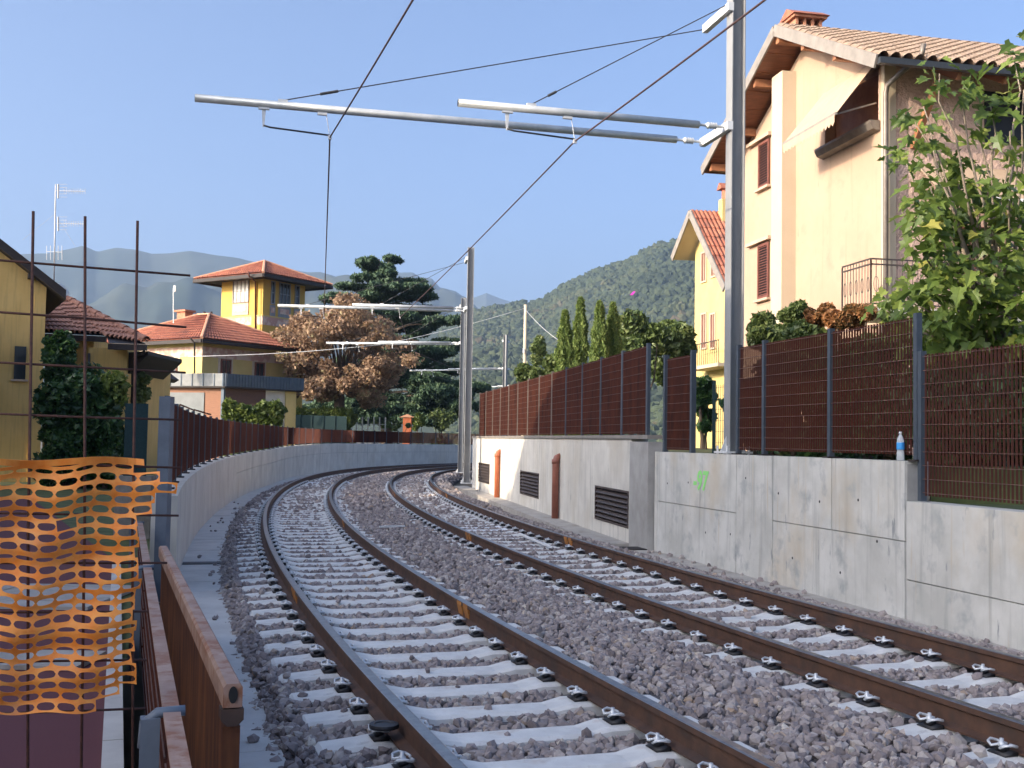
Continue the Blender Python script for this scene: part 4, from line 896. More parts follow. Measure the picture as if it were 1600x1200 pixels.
MB().prism([at(208, 556, 47), at(240, 576, 47), at(258, 590, 47), at(250, 595, 47), at(222, 585, 47), at(206, 575, 47)], (0, 2.0, 0)).build('porch_roof', m_dark, gr)
sr = thing('stair_rail', 'thin rust handrail sloping down in front of the garage', 'handrail', at(335, 655, 47))
for a, c in (((252, 625), (281, 637)), ((281, 632), (303, 641)), ((303, 640), (330, 648))):
    MB().beam(at(*a, 47), at(*c, 47), .05, .06).build('rail', m_corten, sr); q = at(*a, 47); MB().box((q.x - .025, q.y - .025, .5), (.05, 0, 0), (0, .05, 0), (0, 0, q.z - .5)).build('post', m_corten, sr)

# ------------------------------------------------------------------ right: big cream house
HC = Vector((8.6576, 26.0, 0)); HA = Vector((-.2, .98, 0)).normalized(); HB = Vector((HA.y, -HA.x, 0)); HO = -HB         # HA away along the gable wall, HO outwards from it
bh = thing('house', 'tall cream house with timber eaves, awnings and louvred shutters on the right', 'house', HC + HA * 4 + Vector((0, 0, 1.38)))
def hpt(a, z, o=0): return HC + HA * a + HO * o + Vector((0, 0, z))
WA, ZE, AP, ZA = 8.25, 10.55, 4.05, 12.55        # wall length, eave wall height, apex
def gz(a): return ZE + (ZA - ZE) * (1 - abs(a - AP) / AP) if 0 <= a <= 2 * AP else ZE
n0, n1, nz0, nz1 = .22, 2.95, 9.22, 10.80
for poly in ([(n1, 1.0), (WA, 1.0), (WA, gz(WA)), (AP, ZA), (n1, gz(n1))], [(0, 1.0), (n1, 1.0), (n1, nz0), (0, nz0)], [(0, nz0), (n0, nz0), (n0, nz1), (0, nz1)], [(0, nz1), (n1, nz1), (n1, gz(n1)), (0, ZE)]):
    MB().prism([hpt(a, z) for a, z in poly], HB * .3).build('gable_wall', m_cream, bh)
MB().box(hpt(n0, nz0) + HB * .3, HA * (n1 - n0), HB * 1.2, (0, 0, nz1 - nz0)).build('loggia', m_woodb, bh)
MB().box(hpt(0, 1.0) + HA * .003 + HB * .30, HA * 8.2, HB * .02, (0, 0, 8.1)).build('backing', m_cream, bh)
MB().box(hpt(0, 1.0) - HA * .02 + HB * .003, HA * .3, HB * 16, (0, 0, ZE - 1.0)).build('front_wall', m_stucco, bh)
MB().box(hpt(WA - .3, 1.0) + HB * .31, HA * .3, HB * 16, (0, 0, ZE - 1.0)).build('rear_wall', m_cream, bh)
MB().box(hpt(0, 1.0) - HA * .045 + HO * .03, HA * .14, HB * .3, (0, 0, ZE - 1.0)).build('corner_quoin', m_pil, bh)
pa = 4.63; MB().box(hpt(pa, 1.0), HA * .68, HO * .42, (0, 0, gz(pa + .5) - 1.1)).build('flue_pilaster', m_pil, bh)
# roof with overhangs
ovg, ove = .9, 1.25; rz = lambda a: ZA + .18 - abs(a - AP) * (ZA - ZE) / AP
for a0, a1, nm in ((-ove, AP, 'near'), (AP, 2 * AP + ove, 'far')):
    lo, hi = (a0, a1) if nm == 'near' else (a1, a0)
    p_lo, p_hi = hpt(lo, rz(lo), ovg), hpt(hi, rz(hi), ovg); ex_ = HB * 17.5
    MB().prism([p_lo, p_hi, p_hi + Vector((0, 0, .12)), p_lo + Vector((0, 0, .12))], ex_).build('roof_deck', m_wood, bh)
    corrugated('tile_field', p_lo + Vector((0, 0, .16)), p_lo + ex_ + Vector((0, 0, .16)), p_hi + ex_ + Vector((0, 0, .16)), p_hi + Vector((0, 0, .16)), .30, .12, m_tile_c, bh, 16)
    b = MB(); b.beam(p_lo + HO * .03 + Vector((0, 0, .06)), p_hi + HO * .03 + Vector((0, 0, .06)), .05, .30); b.build('verge_board', m_fascia, bh)
    for i in range(5):
        f = (i + .5) / 5; a = lo + (hi - lo) * f
    for a in ([.9, 2.6] if nm == 'near' else [5.6, 7.4, 8.9]):
        MB().beam(hpt(a, rz(a) - .14, ovg - .08), hpt(a, rz(a) - .14, -.05), .16, .22).build('purlin', m_woodb, bh)
    for i in range(1, 8):
        a = lo + (hi - lo) * i / 8; q = hpt(a, rz(a) - .012, ovg - .05); MB().beam(q, hpt(a, rz(a) - .012, .01), .02, .014).build('soffit_batten', m_woodb, bh)
MB().beam(hpt(AP, rz(AP) - .16, ovg - .06), hpt(AP, rz(AP) - .16, -.05), .2, .28).build('purlin', m_woodb, bh)
g0 = hpt(-ove - .06, rz(-ove) + .06, ovg); MB().beam(g0, g0 + HB * 17.5, .15, .14).build('gutter', m_gutter, bh)
for i in range(1, 9):
    q = hpt(-ove + .1, rz(-ove) - .08, -1.2 * i); MB().beam(q, hpt(.02, rz(0) - .08, -1.2 * i), .1, .16).build('rafter_tail', m_woodb, bh)
MB().tube([on_plane(1443, 68, hpt(-ove, 0), HA), on_plane(1441, 84, hpt(-ove + .05, 0), HA), hpt(-.12, 10.05, .02) - HA * .05, hpt(-.10, 9.85, .06) - HA * .06, hpt(-.10, 1.0, .06) - HA * .06], .062, 10).build('downpipe', m_pipe, bh, True)
MB().beam(hpt(-.05, 8.75, -.75), hpt(-ove + .25, rz(-ove) - .2, -.75), .13, .13).build('eave_strut', m_woodb, bh); MB().cbox(hpt(-.1, 8.72, -.75), .2, .2, .2, HA, HB).build('strut_corbel', m_woodb, bh)
ch = hpt(AP + .95, 0, -.15); b = MB(); b.box((ch.x, ch.y, ZA - .6), HA * .6, HB * .8, (0, 0, 1.45))
for i in range(4): b.box(ch + HB * (.0 + i * .24) - HA * .02 + Vector((0, 0, ZA + .85)), HA * .64, HB * .07, (0, 0, .2))
b.box(ch - HA * .12 - HB * .1 + Vector((0, 0, ZA + 1.05)), HA * .84, HB * 1.0, (0, 0, .07)); b.build('chimney', m_brick, bh)
MB().prism([ch - HA * .2 - HB * .15 + Vector((0, 0, ZA + 1.12)), ch + HA * .8 - HB * .15 + Vector((0, 0, ZA + 1.12)), ch + HA * .3 - HB * .15 + Vector((0, 0, ZA + 1.38))], HB * 1.1).build('chimney_hood', m_tile_r, bh)
def shutter(c, w, h, dx, out, parent):
    g = MB().cbox(c + out * .005, w + .02, .02, h + .02, dx, out).build('window', m_void, parent); f = MB(); t = .07
    for k in (-1, 1): f.cbox(c + dx * (k * (w - t) / 2) + out * .035, t, .05, h, dx, out); f.cbox(c + Vector((0, 0, k * (h - t) / 2)) + out * .035, w - 2 * t, .046, t, dx, out)
    f.build('shutter_frame', m_shut, g); n = int((h - .14) / .075)
    for i in range(n):
        z = -h / 2 + .10 + (h - .2) * i / (n - 1); q = c + Vector((0, 0, z)) + out * .03
        MB().box(q - dx * (w / 2 - t) - out * .02 + Vector((0, 0, .018)), dx * (w - 2 * t), out * .045 - Vector((0, 0, .035)), Vector((0, 0, .010))).build('slat', m_shut, g)
    MB().cbox(c + Vector((0, 0, h / 2 + .10)) + out * .07 + dx * .25, w + .85, .16, .10, dx, out).build('lintel', m_sill, g)
    MB().cbox(c - Vector((0, 0, h / 2 + .06)) + out * .06, w + .2, .16, .07, dx, out).build('sill', m_sill, g)
shutter(hpt(6.68, 9.82), .74, 1.35, HA, HO, bh); shutter(hpt(6.68, 6.66), .74, 1.6, HA, HO, bh)
# awning over the loggia, flower trough
aw = thing('awning', 'beige scalloped awning let out over the loggia of the cream house', 'awning', hpt(1.6, nz1, .1))
a0, a1, oz, oo = n0 - .02, n1 + .0, 9.38, 1.15
MB().prism([hpt(a0, nz1 - .02, .04), hpt(a1, nz1 - .02, .04), hpt(a1 + .05, oz, oo), hpt(a0 - .05 + .0, oz, oo)], Vector((0, 0, .012))).build('cloth', m_awn, aw)
MB().beam(hpt(a0 - .05, oz, oo), hpt(a1 + .05, oz, oo), .05, .06).build('front_bar', m_fascia, aw)
b = MB(); nsc = 16
for i in range(nsc):
    x0, x1 = a0 + (a1 - a0) * i / nsc, a0 + (a1 - a0) * (i + 1) / nsc
    b.prism([hpt(x0, oz - .03, oo + .02), hpt(x1, oz - .03, oo + .02), hpt(x1, oz - .20, oo + .02), hpt((x0 + x1) / 2, oz - .28, oo + .02), hpt(x0, oz - .20, oo + .02)], HO * .006)
b.build('valance', m_awn, aw)
for a in (a0 + .1,): MB().beam(hpt(a, 9.75, .05), hpt(a, oz, oo), .04, .04).build('arm', m_pipe, aw)
fb = thing('flower_trough', 'dark flower trough on the loggia sill below the awning', 'planter', hpt(1.5, 9.2, .2))
MB().prism([hpt(n0 - .05, 9.05, .02), hpt(n0 - .05, 9.30, .02), hpt(n0 - .05, 9.30, .27), hpt(n0 - .05, 9.24, .27), hpt(n0 - .05, 9.10, .2)], HA * 2.85).build('trough', m_pipe, fb)
# second awning and openings on the stucco front
a2 = thing('awning', 'beige awning on the stucco front behind the fig tree', 'awning', hpt(-.1, 8, -1.5))
q = hpt(-.06, 8.25, -.75); MB().prism([q, q + HB * 2.6, q + HB * 2.6 - HA * 1.2 - Vector((0, 0, 1.0)), q - HA * 1.2 - Vector((0, 0, 1.0))], Vector((0, 0, .014))).build('cloth', m_awn, a2)
MB().beam(q - HA * 1.2 - Vector((0, 0, 1.0)), q + HB * 2.6 - HA * 1.2 - Vector((0, 0, 1.0)), .05, .07).build('front_bar', m_white, a2)
MB().box(hpt(-.03, 8.9, -2.6), HB * 3.2, -HA * .02, (0, 0, 1.25)).build('window', m_void, bh); MB().box(hpt(-.03, 4.75, -1.9), HB * 1.1, -HA * .03, (0, 0, 2.1)).build('balcony_door', m_shut, bh)
# balcony
bl = thing('balcony', 'wrought iron balcony wrapping the near corner of the cream house', 'balcony', hpt(-.7, 4.55, 0))
MB().box(hpt(-1.35, 4.45, 1.12), HA * 1.34, HB * 8.6, (0, 0, .2)).build('slab', m_rwhite, bl)
def railing(p, q, z0, z1, parent):
    d = (q - p); L = d.length; d.normalize(); f = MB()
    for z in (z0 + .08, z1 - .12, z1): f.beam(p + Vector((0, 0, z)), q + Vector((0, 0, z)), .035, .03)
    f.build('rail', m_iron, parent); n = int(L / .125)
    for i in range(n + 1):
        s_ = p + d * (L * i / n)
        MB().tube([s_ + Vector((0, 0, z0 + .08)), s_ + Vector((0, 0, z1 - .02))], .022 if i in (0, n) else .0085, 5).build('baluster', m_iron, parent)
        if i < n and i % 2 == 0:
            m = s_ + d * (L / n / 2 * 2); b = MB(); b.tube([m + d * (.06 * math.sin(t)) + Vector((0, 0, (z0 + z1) / 2 - .02 + .17 * math.cos(t))) for t in [k * math.pi / 6 for k in range(13)]], .007, 4); b.build('scroll', m_iron, parent)
railing(hpt(-.02, 0, 1.08), hpt(-1.31, 0, 1.08), 4.65, 5.72, bl); railing(hpt(-1.31, 0, 1.08), hpt(-1.31, 0, -5.0), 4.65, 5.72, bl)

# ------------------------------------------------------------------ right: small yellow house behind the near mast
h2 = thing('house', 'yellow house with red ribbed tile roof between mast and hill', 'house', at(1100, 640, 50))
def kp(t, z, o=0): return Vector((7.9, 50, 0)) + HA * t + HO * o + Vector((0, 0, z))
zap = at(1077, 334, 50).z - .1; kf, kn_ = .75, .97
prof = [(-3.2, zap - 3.2 * kn_), (0, zap), (1.7, zap - 1.7 * kf)]
MB().prism([kp(-3.2, 1.0, -.9), kp(-3.2, prof[0][1], -.9), kp(0, zap, -.9), kp(1.7, prof[2][1], -.9), kp(1.7, 1.0, -.9)], HB * 9).build('walls', m_yel3, h2)
for t, k in ((-4.1, kn_), (2.3, kf)):
    z = zap - abs(t) * k; a, c = kp(t, z + .1), kp(0, zap + .1)
    MB().prism([a, c, c + Vector((0, 0, .12)), a + Vector((0, 0, .12))], HB * 10).build('roof_deck', m_pil, h2)
    MB().beam(a + HO * .03 + Vector((0, 0, .05)), c + HO * .03 + Vector((0, 0, .05)), .06, .34).build('verge_board', m_fascia, h2)
    corrugated('tile_field', a + Vector((0, 0, .15)), a + HB * 10 + Vector((0, 0, .15)), c + HB * 10 + Vector((0, 0, .15)), c + Vector((0, 0, .15)), .2, .07, m_tile_r, h2, 8)
cq = kp(-.4, zap, -1.5); MB().cbox(cq + Vector((0, 0, .2)), .45, .45, 1.1, HA, HB).build('chimney', m_yel3, h2); MB().tube([cq + Vector((0, 0, .7)), cq + Vector((0, 0, 1.2))], .16, 8).build('chimney_pot', m_pvc_o, h2)
MB().prism([cq + Vector((0, 0, 1.2)) - HA * .3 - HB * .3, cq + Vector((0, 0, 1.2)) + HA * .3 - HB * .3, cq + Vector((0, 0, 1.5)) - HB * .3], HB * .6).build('chimney_hood', m_tile_r, h2)
for px, y0, y1 in ((1101, 395, 440), (1116, 405, 432), (1101, 490, 545), (1115, 490, 545)):
    a, c = on_plane(px - 4, y0, kp(0, 0, -.9), HB), on_plane(px + 4, y1, kp(0, 0, -.9), HB); m = (a + c) / 2
    window(h2, m, HA, max(.5, abs((a - c).dot(HA))), abs(a.z - c.z), HO, m_pil, m_shut)
b2 = kp(-1.6, at(1108, 575, 48).z, -.9); MB().box(b2 - HA * 1.8, HA * 3.6, HO * .9, (0, 0, .15)).build('balcony_slab', m_pil, h2)
bb = MB()
for i in range(16): bb.tube([b2 - HA * (1.8 - i * .24) + HO * .87 + Vector((0, 0, .15)), b2 - HA * (1.8 - i * .24) + HO * .87 + Vector((0, 0, 1.1))], .015, 5)
bb.beam(b2 - HA * 1.8 + HO * .87 + Vector((0, 0, 1.1)), b2 + HA * 1.8 + HO * .87 + Vector((0, 0, 1.1)), .05, .04); bb.build('balcony_railing', m_iron, h2)
# bottle on the wall
bt = thing('water_bottle', 'clear plastic water bottle with blue label on the concrete wall', 'bottle', nf(td_ - .1, .05) + Vector((0, 0, 1.43)))
bp_ = on_plane(1407, 720, RW_A + RW_N * .06, RW_N); bp_.z = 1.432
MB().lathe(bp_, [(.03, 0), (.042, .01), (.042, .09), (.037, .1), (.037, .12), (.042, .13), (.042, .2), (.036, .24), (.018, .285), (.014, .29), (.014, .31)], 18).build('bottle_body', m_pet, bt, True)
MB().lathe(bp_, [(.0425, .125), (.0435, .13), (.0435, .20), (.0425, .205)], 18).build('label', m_blue, bt, True); MB().lathe(bp_, [(.016, .305), (.016, .325)], 12).build('cap', m_white, bt, True)
tag(MB().prism([at(984, 461, 60), at(990, 455, 60), at(993, 455, 60), at(989, 461, 60)], (0, .06, .0)).build('kite', m_mag), 'tiny magenta kite in the air before the wooded hill', 'kite')

# ------------------------------------------------------------------ unseen house, added and shaped to throw shade on the tracks
oh = thing('house', 'tall unseen house added beyond the left edge to shade the tracks', 'house', Vector((-22, 5, 0)))
MB().prism([(-18, y, z) for y, z in ((-14, 0), (-14, 9.4), (21.0, 9.2), (21.0, 0))], (-8, 0, 0)).build('walls', m_yel3, oh)
MB().prism([(-17.4, y, z) for y, z in ((-14.6, 9.35), (-8, 12.0), (14.8, 12.0), (21.8, 9.3), (21.8, 9.1), (-14.6, 9.15))], (-9.2, 0, 0)).build('roof', m_tile_r, oh)
for yy in (-8, -2, 4, 10, 16):
    for zz in (2.2, 5.4, 8.0): window(oh, (-17.98, yy, zz), (0, 1, 0), 1.1, 1.5, (1, 0, 0), m_white, m_glass)

# ------------------------------------------------------------------ foliage
def leaves(name, C, size, mat, parent=None, tone=None, elong=1.6, droop=0.0, up=None):
    """rhombic leaf faces at the points C"""
    C = np.asarray(C, float); n = len(C); size = np.broadcast_to(np.asarray(size, float), (n,)) * rng.uniform(.6, 1.35, n)
    a = rng.normal(size=(n, 3)); a[:, 2] -= droop
    if up is not None: a += np.asarray(up) * 2
    a /= np.linalg.norm(a, axis=1, keepdims=True)
    t = rng.normal(size=(n, 3)); s = np.cross(a, t); s /= np.linalg.norm(s, axis=1, keepdims=True); nn = np.cross(a, s)
    L = (size * elong / 2)[:, None]; w = (size / 2)[:, None]
    V = np.stack([C - a * L, C + s * w + nn * w * .25, C + a * L, C - s * w + nn * w * .25], 1).reshape(-1, 3)
    F = np.arange(n * 4).reshape(-1, 4)
    if tone is None: tone = np.clip(rng.beta(2, 2, n), 0, 1)
    return fast(name, V, F, mat, parent, tone=np.repeat(tone, 4))
def ball(c, r, n, shell=.55):
    d = rng.normal(size=(n, 3)); d /= np.linalg.norm(d, axis=1, keepdims=True); q = rng.uniform(shell, 1, (n, 1)) ** .7
    return np.asarray(c) + d * q * np.asarray(r)
def limb(b, a, c, r0, r1, wob=.06, n=5):
    a, c = Vector(a), Vector(c); L = (c - a).length
    b.tube([a.lerp(c, i / n) + Vector(rng.normal(size=3)) * (wob * L * .3 if 0 < i < n else 0) for i in range(n + 1)], [r0 + (r1 - r0) * i / n for i in range(n + 1)], 6)
def bush(px, py, hw, hh, d, n, leaf, mat, name, label, cat, group=None, zbase=None, lumps=14, stems=4, elong=1.6):
    """a shrub or small tree as many overlapping leaf clumps around short stems"""
    m = d / FPX; c = at(px, py, d); zb0 = c.z - hh * m * 1.1 if zbase is None else zbase
    root = thing(name, label, cat, Vector((c.x, c.y, zb0)), group); P = []; T_ = []; b = MB()
    for k in range(lumps):
        q = ball((c.x, c.y, c.z), (hw * m * .72, min(hw * m * .72, 1.6), hh * m * .72), 1, .15)[0]; r = min(hw, hh) * m * rng.uniform(.3, .52)
        if k % 3 == 2 and cat != 'tree' and zb0 < c.z - .3: q[2] = rng.uniform(zb0 + r * .5, max(zb0 + r * .6, c.z)); r *= 1.1
        k_n = n // lumps; p = ball(q, (r * 1.2, r, r), k_n, .5); P.append(p); T_.append(np.clip(rng.beta(2, 2, k_n) * .7 + rng.uniform(-.1, .25), 0, 1))
        if k < stems: limb(b, (c.x + rng.uniform(-.1, .1), c.y, zb0), q, .05 + .012 * hh * m, .015)
    leaves('crown', np.concatenate(P), leaf, mat, root, np.concatenate(T_), elong); b.build('trunk', m_bark, root); return root

# cedar
cd = at(606, 640, 88); root = thing('cedar_tree', 'tall dark cedar with flat layered boughs behind the autumn tree', 'tree', Vector((cd.x, cd.y, 0)))
tb = MB(); limb(tb, (cd.x, cd.y, 0), at(592, 405, 88), .55, .08, .02, 8); P = []; T_ = []
for cx, cy, hw, hh in [(575, 408, 20, 6), (612, 405, 17, 4), (588, 420, 26, 7), (572, 434, 28, 6), (612, 440, 32, 7), (560, 449, 38, 6), (628, 449, 46, 7), (658, 441, 24, 6), (528, 464, 30, 7), (588, 464, 52, 7), (655, 463, 32, 6), (560, 482, 42, 6), (640, 483, 52, 8), (692, 500, 30, 8), (650, 512, 58, 9), (610, 530, 42, 8), (700, 538, 36, 10), (655, 548, 60, 11), (690, 573, 46, 12), (640, 592, 68, 12), (700, 612, 40, 14), (600, 622, 72, 12), (680, 640, 56, 12), (560, 640, 60, 12), (478, 640, 52, 9), (520, 652, 50, 9), (640, 655, 60, 9)] + [(600 + rng.normal() * (yy - 395) * .26 + (yy - 400) * .12, yy, 16 + (yy - 400) * .09, 6 + (yy - 400) * .02) for yy in rng.uniform(415, 655, 46)]:
    m = 88 / FPX; c = at(cx, cy, 88 + rng.uniform(-2.5, 2.5)); nb = int(hw * hh * 3.2) + 420
    for k in range(5):
        qx = rng.uniform(-.7, .7); q = (c.x + qx * hw * m, c.y + rng.uniform(-.8, .8), c.z + rng.uniform(-.25, .25) * hh * m - abs(qx) * hh * m * .3)
        p = ball(q, (hw * m * .42, 1.3, hh * m * .8), nb // 2, .1); P.append(p)
        T_.append(np.clip(.35 + .5 * (p[:, 2] - q[2]) / (hh * m) + rng.uniform(-.25, .25, len(p)), 0, 1))  # lit bough tops put into the needle tone, paler with height
    limb(tb, at(600, cy + 14, 88), c, .12, .03)
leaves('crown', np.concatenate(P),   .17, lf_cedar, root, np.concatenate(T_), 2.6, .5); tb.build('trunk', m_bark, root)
# autumn tree
ac = at(532, 655, 67); root = thing('autumn_tree', 'broad russet-brown autumn tree in front of the cedar', 'tree', Vector((ac.x, ac.y, 0)))
tb = MB(); limb(tb, (ac.x, ac.y, 0), at(532, 600, 67), .42, .30, .02, 4); P = []; T_ = []; m = 67 / FPX
for k in range(150):
    ang = rng.uniform(0, math.pi * 2); rr = math.sqrt(rng.uniform(.05, 1)) * (1 + .14 * math.sin(ang * 5 + 1) + .1 * math.sin(ang * 9)); cx, cy = 533 + 104 * rr * math.cos(ang), 562 - 86 * rr * math.sin(ang) * (1 if math.sin(ang) > 0 else .75)
    c = at(cx, cy, 67 + rng.uniform(-3, 3)); r = rng.uniform(.35, .8); p = ball(c, (r * 1.2, r, r * .8), 230, .1); P.append(p)
    T_.append(np.clip(rng.beta(2, 2, 230) + (.25 if cy > 600 or cx < 450 else 0) * rng.random() + rng.uniform(-.2, .1), 0, 1))
    if k % 2 == 0: mid = at(532 + (cx - 532) * .35, 605 + (cy - 600) * .3, 67); limb(tb, at(532 + rng.uniform(-4, 4), 612, 67), mid, .16, .08); limb(tb, mid, c, .075, .02)
leaves('crown', np.concatenate(P), .14, lf_autumn, root, np.concatenate(T_), 1.7); tb.build('trunk', m_bark, root)
# cypresses
for px, top, hw, dd, lab in ((882, 487, 11.5, 36, 'leftmost slim green cypress behind the sunlit fence'), (906, 467, 11, 37, 'tallest of the four slim cypresses'), (936, 473, 11.5, 34, 'third slim cypress from the left'), (957, 475, 11.5, 34.5, 'rightmost slim cypress beside the round bushes')):
    c = at(px, 560, dd); zt_ = at(px, top, dd).z; z0 = 1.4; hw_ = hw * 1.22 * dd / FPX; n = 15000; f = rng.random(n) ** .85
    rad = hw_ * np.minimum(1, (1 - f) * 3.2 + .05) ** .6 * (.85 + .15 * np.sin(f * 40 + rng.random() * 6)) * rng.uniform(.55, 1.08, n); ang = rng.uniform(0, 2 * math.pi, n)
    rad *= 1 + .14 * np.sin(ang * 5 + f * 9)
    P = np.stack([c.x + rad * np.cos(ang), c.y + rad * np.sin(ang), z0 + f * (zt_ - z0)], 1)
    root = thing('cypress', lab, 'tree', Vector((c.x, c.y, z0)), 'cypresses behind the fence')
    leaves('crown', P, .05, lf_cyp, root, np.clip(rng.beta(2, 2, n) + .2 * np.sin(ang * 5 + f * 9), 0, 1), 4.0, up=(0, 0, 1)); MB().tube([(c.x, c.y, z0 - .02), (c.x, c.y, zt_ - .6)], [.09, .02], 6).build('trunk', m_bark, root)
# shrubs and trees behind the right fence
for a in ((1000, 540, 42, 62, 42, 5200, .17, lf_bush, 'broadleaf_tree', 'rounded broadleaf tree right of the cypresses'), (1048, 545, 38, 62, 44, 5200, .17, lf_bush, 'broadleaf_tree', 'round leafy tree left of the yellow gable house'),
          (832, 588, 40, 24, 40, 3600, .15, lf_bush, 'shrub', 'low leafy shrub at the foot of the wooden pole'), (868, 570, 22, 22, 38, 1800, .13, lf_bush, 'shrub', 'small shrub beside the leftmost cypress'),
          (845, 548, 18, 32, 55, 1500, .14, lf_bush, 'shrub', 'thin pale conifer shrub behind the leftmost cypress'), (985, 570, 30, 30, 38, 2200, .14, lf_bush, 'shrub', 'dark shrub between the cypresses and the tall posts'),
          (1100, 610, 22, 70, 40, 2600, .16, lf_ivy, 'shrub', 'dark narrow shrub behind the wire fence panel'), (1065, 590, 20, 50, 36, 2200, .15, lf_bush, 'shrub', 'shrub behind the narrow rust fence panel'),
          (1195, 530, 36, 50, 20, 3600, .10, lf_bush, 'shrub', 'leafy green shrub just right of the near mast'), (1240, 495, 34, 22, 22, 2200, .11, lf_bush, 'shrub', 'leafy twigs against the cream wall above the fence'),
          (1250, 560, 70, 60, 18, 5200, .10, lf_bush, 'shrub', 'wide dark shrub seen through the middle fence bars'), (1322, 492, 66, 30, 17.5, 7500, .055, lf_orange, 'berry_shrub', 'orange berried shrub topping the fence below the balcony'),
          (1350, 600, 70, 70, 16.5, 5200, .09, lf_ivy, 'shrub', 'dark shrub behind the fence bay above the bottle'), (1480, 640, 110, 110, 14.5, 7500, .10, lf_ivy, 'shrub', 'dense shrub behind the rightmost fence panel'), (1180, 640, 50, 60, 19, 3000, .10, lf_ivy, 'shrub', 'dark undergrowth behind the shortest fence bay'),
          (1590, 600, 60, 90, 14, 4000, .10, lf_ivy, 'shrub', 'shrub at the right edge below the fig')):
    bush(*a, 'shrub' if 'tree' not in a[8] else 'tree', 'plants behind the right fence', zbase=1.38)
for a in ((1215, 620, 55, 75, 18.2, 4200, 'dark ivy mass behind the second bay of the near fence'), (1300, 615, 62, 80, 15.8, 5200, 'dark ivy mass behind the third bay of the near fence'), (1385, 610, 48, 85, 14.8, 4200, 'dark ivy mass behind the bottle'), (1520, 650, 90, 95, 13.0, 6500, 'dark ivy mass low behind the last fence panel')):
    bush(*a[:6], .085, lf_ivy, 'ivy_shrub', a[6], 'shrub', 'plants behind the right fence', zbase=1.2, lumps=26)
bush(1275, 500, 40, 20, 17.8, 3600, .055, lf_orange, 'berry_shrub', 'orange berried twigs beside the near mast shrubs', 'shrub', 'plants behind the right fence', zbase=1.38)
for x, y, h, lab in ((-18.5, 24.5, 7.3, 'unseen tree added to shade the left fence, next to the added house'), (-19.0, 28.5, 7.5, 'round unseen tree added to shade the left fence, middle of its row'), (-17.8, 32.0, 6.6, 'lowest unseen tree added to shade the left fence, near the yellow house'), (-22, 27, 7.0, 'tallest unseen tree added to shade the left fence, behind the row')):  # unseen trees added to keep the sun off the left fence
    root = thing('unseen_shade_tree', lab, 'tree', Vector((x, y, 0))); tb = MB(); limb(tb, (x, y, 0), (x, y, h * .6), .18, .08)
    leaves('crown', np.concatenate([ball((x + rng.uniform(-1, 1), y + rng.uniform(-1, 1), h * rng.uniform(.3, .78)), (1.3, 1.3, h * .2), 1500, .1) for k in range(10)]), .2, lf_bush, root); tb.build('trunk', m_bark, root)
# left: ivy hedge, cloths and low hedges
for cx, cy, hw, hh, n, lab in ((90, 560, 26, 62, 4200, 'dark ivy column against the yellow house wall'), (125, 640, 62, 92, 12000, 'dense ivy hedge behind the orange net'), (170, 610, 34, 34, 3000, 'sunlit top of the ivy hedge'), (110, 700, 62, 44, 6000, 'lowest dark mass of the ivy hedge just above the net'), (182, 690, 26, 48, 3200, 'ivy clump beside the teal cloth screen')):
    bush(cx, cy, hw, hh, 32 + rng.uniform(-.5, .5), n, .13, lf_ivy if 'sunlit' not in lab else lf_lime, 'ivy_hedge', lab, 'hedge', 'ivy behind the net', zbase=0, lumps=34)  # sunlight on the hedge top is put into a paler leaf colour
bush(215, 605, 22, 34, 40, 1800, .13, lf_bush, 'olive_shrub', 'thin grey-green shrub below the tiled house', 'shrub', zbase=0)
def box_hedge(u0, u1, v0, v1, d, n, leaf, mat, label, wob):
    a, c = at(u0, v0, d), at(u1, v0, d); root = thing('hedge', label, 'hedge', Vector(((a.x + c.x) / 2, d, 0))); x = rng.uniform(a.x, c.x, n); t_ = (x - a.x) / (c.x - a.x)
    zt_ = a.z + wob * (np.sin(t_ * 9 + 1) * .5 + np.sin(t_ * 23) * .3 + np.sin(t_ * 51) * .2); k = rng.random(n); y = d + np.where(k < .6, rng.normal(0, .06, n), rng.uniform(0, .9, n)); z = np.where(k < .6, rng.uniform(.2, 1, n) * zt_, zt_ + rng.normal(0, .07, n))
    leaves('crown', np.stack([x, y, z], 1), leaf, mat, root, np.clip(rng.beta(2, 2, n) * .8 + .2 * np.sin(x * 5 + z * 7), 0, 1)); b = MB()
    for i in range(5): q = a.lerp(c, (i + .5) / 5); limb(b, (q.x, d + .4, 0), (q.x, d + .4, q.z - .2), .05, .02)
    b.build('trunk', m_bark, root)
box_hedge(348, 442, 636, 668, 51, 9000, .13, lf_lime, 'bright yellow-green hedge in front of the garage', .28)
box_hedge(425, 548, 641, 668, 65.6, 9000, .13, lf_lime, 'long clipped hedge showing above the dark green cloth', .10)
bush(545, 655, 14, 18, 68, 1000, .14, lf_lime, 'hedge', 'small bright shrub at the end of the clipped hedge', 'shrub', zbase=0)
for a in ((655, 658, 10, 16, 82, 800, .15, lf_lime, 'small yellow-green bush near the orange hut'), (690, 655, 22, 20, 83, 1500, .15, lf_bush, 'pale shrub left of the far masts'), (610, 664, 40, 8, 78, 1500, .14, lf_bush, 'low planting behind the pale wire fence')):
    bush(*a[:8], 'shrub', a[8], 'shrub', 'planting beyond the bend', zbase=0)
sh = thing('shade_cloth', 'dark green cloth screen stretched below the clipped hedge', 'screen', at(470, 665, 65))
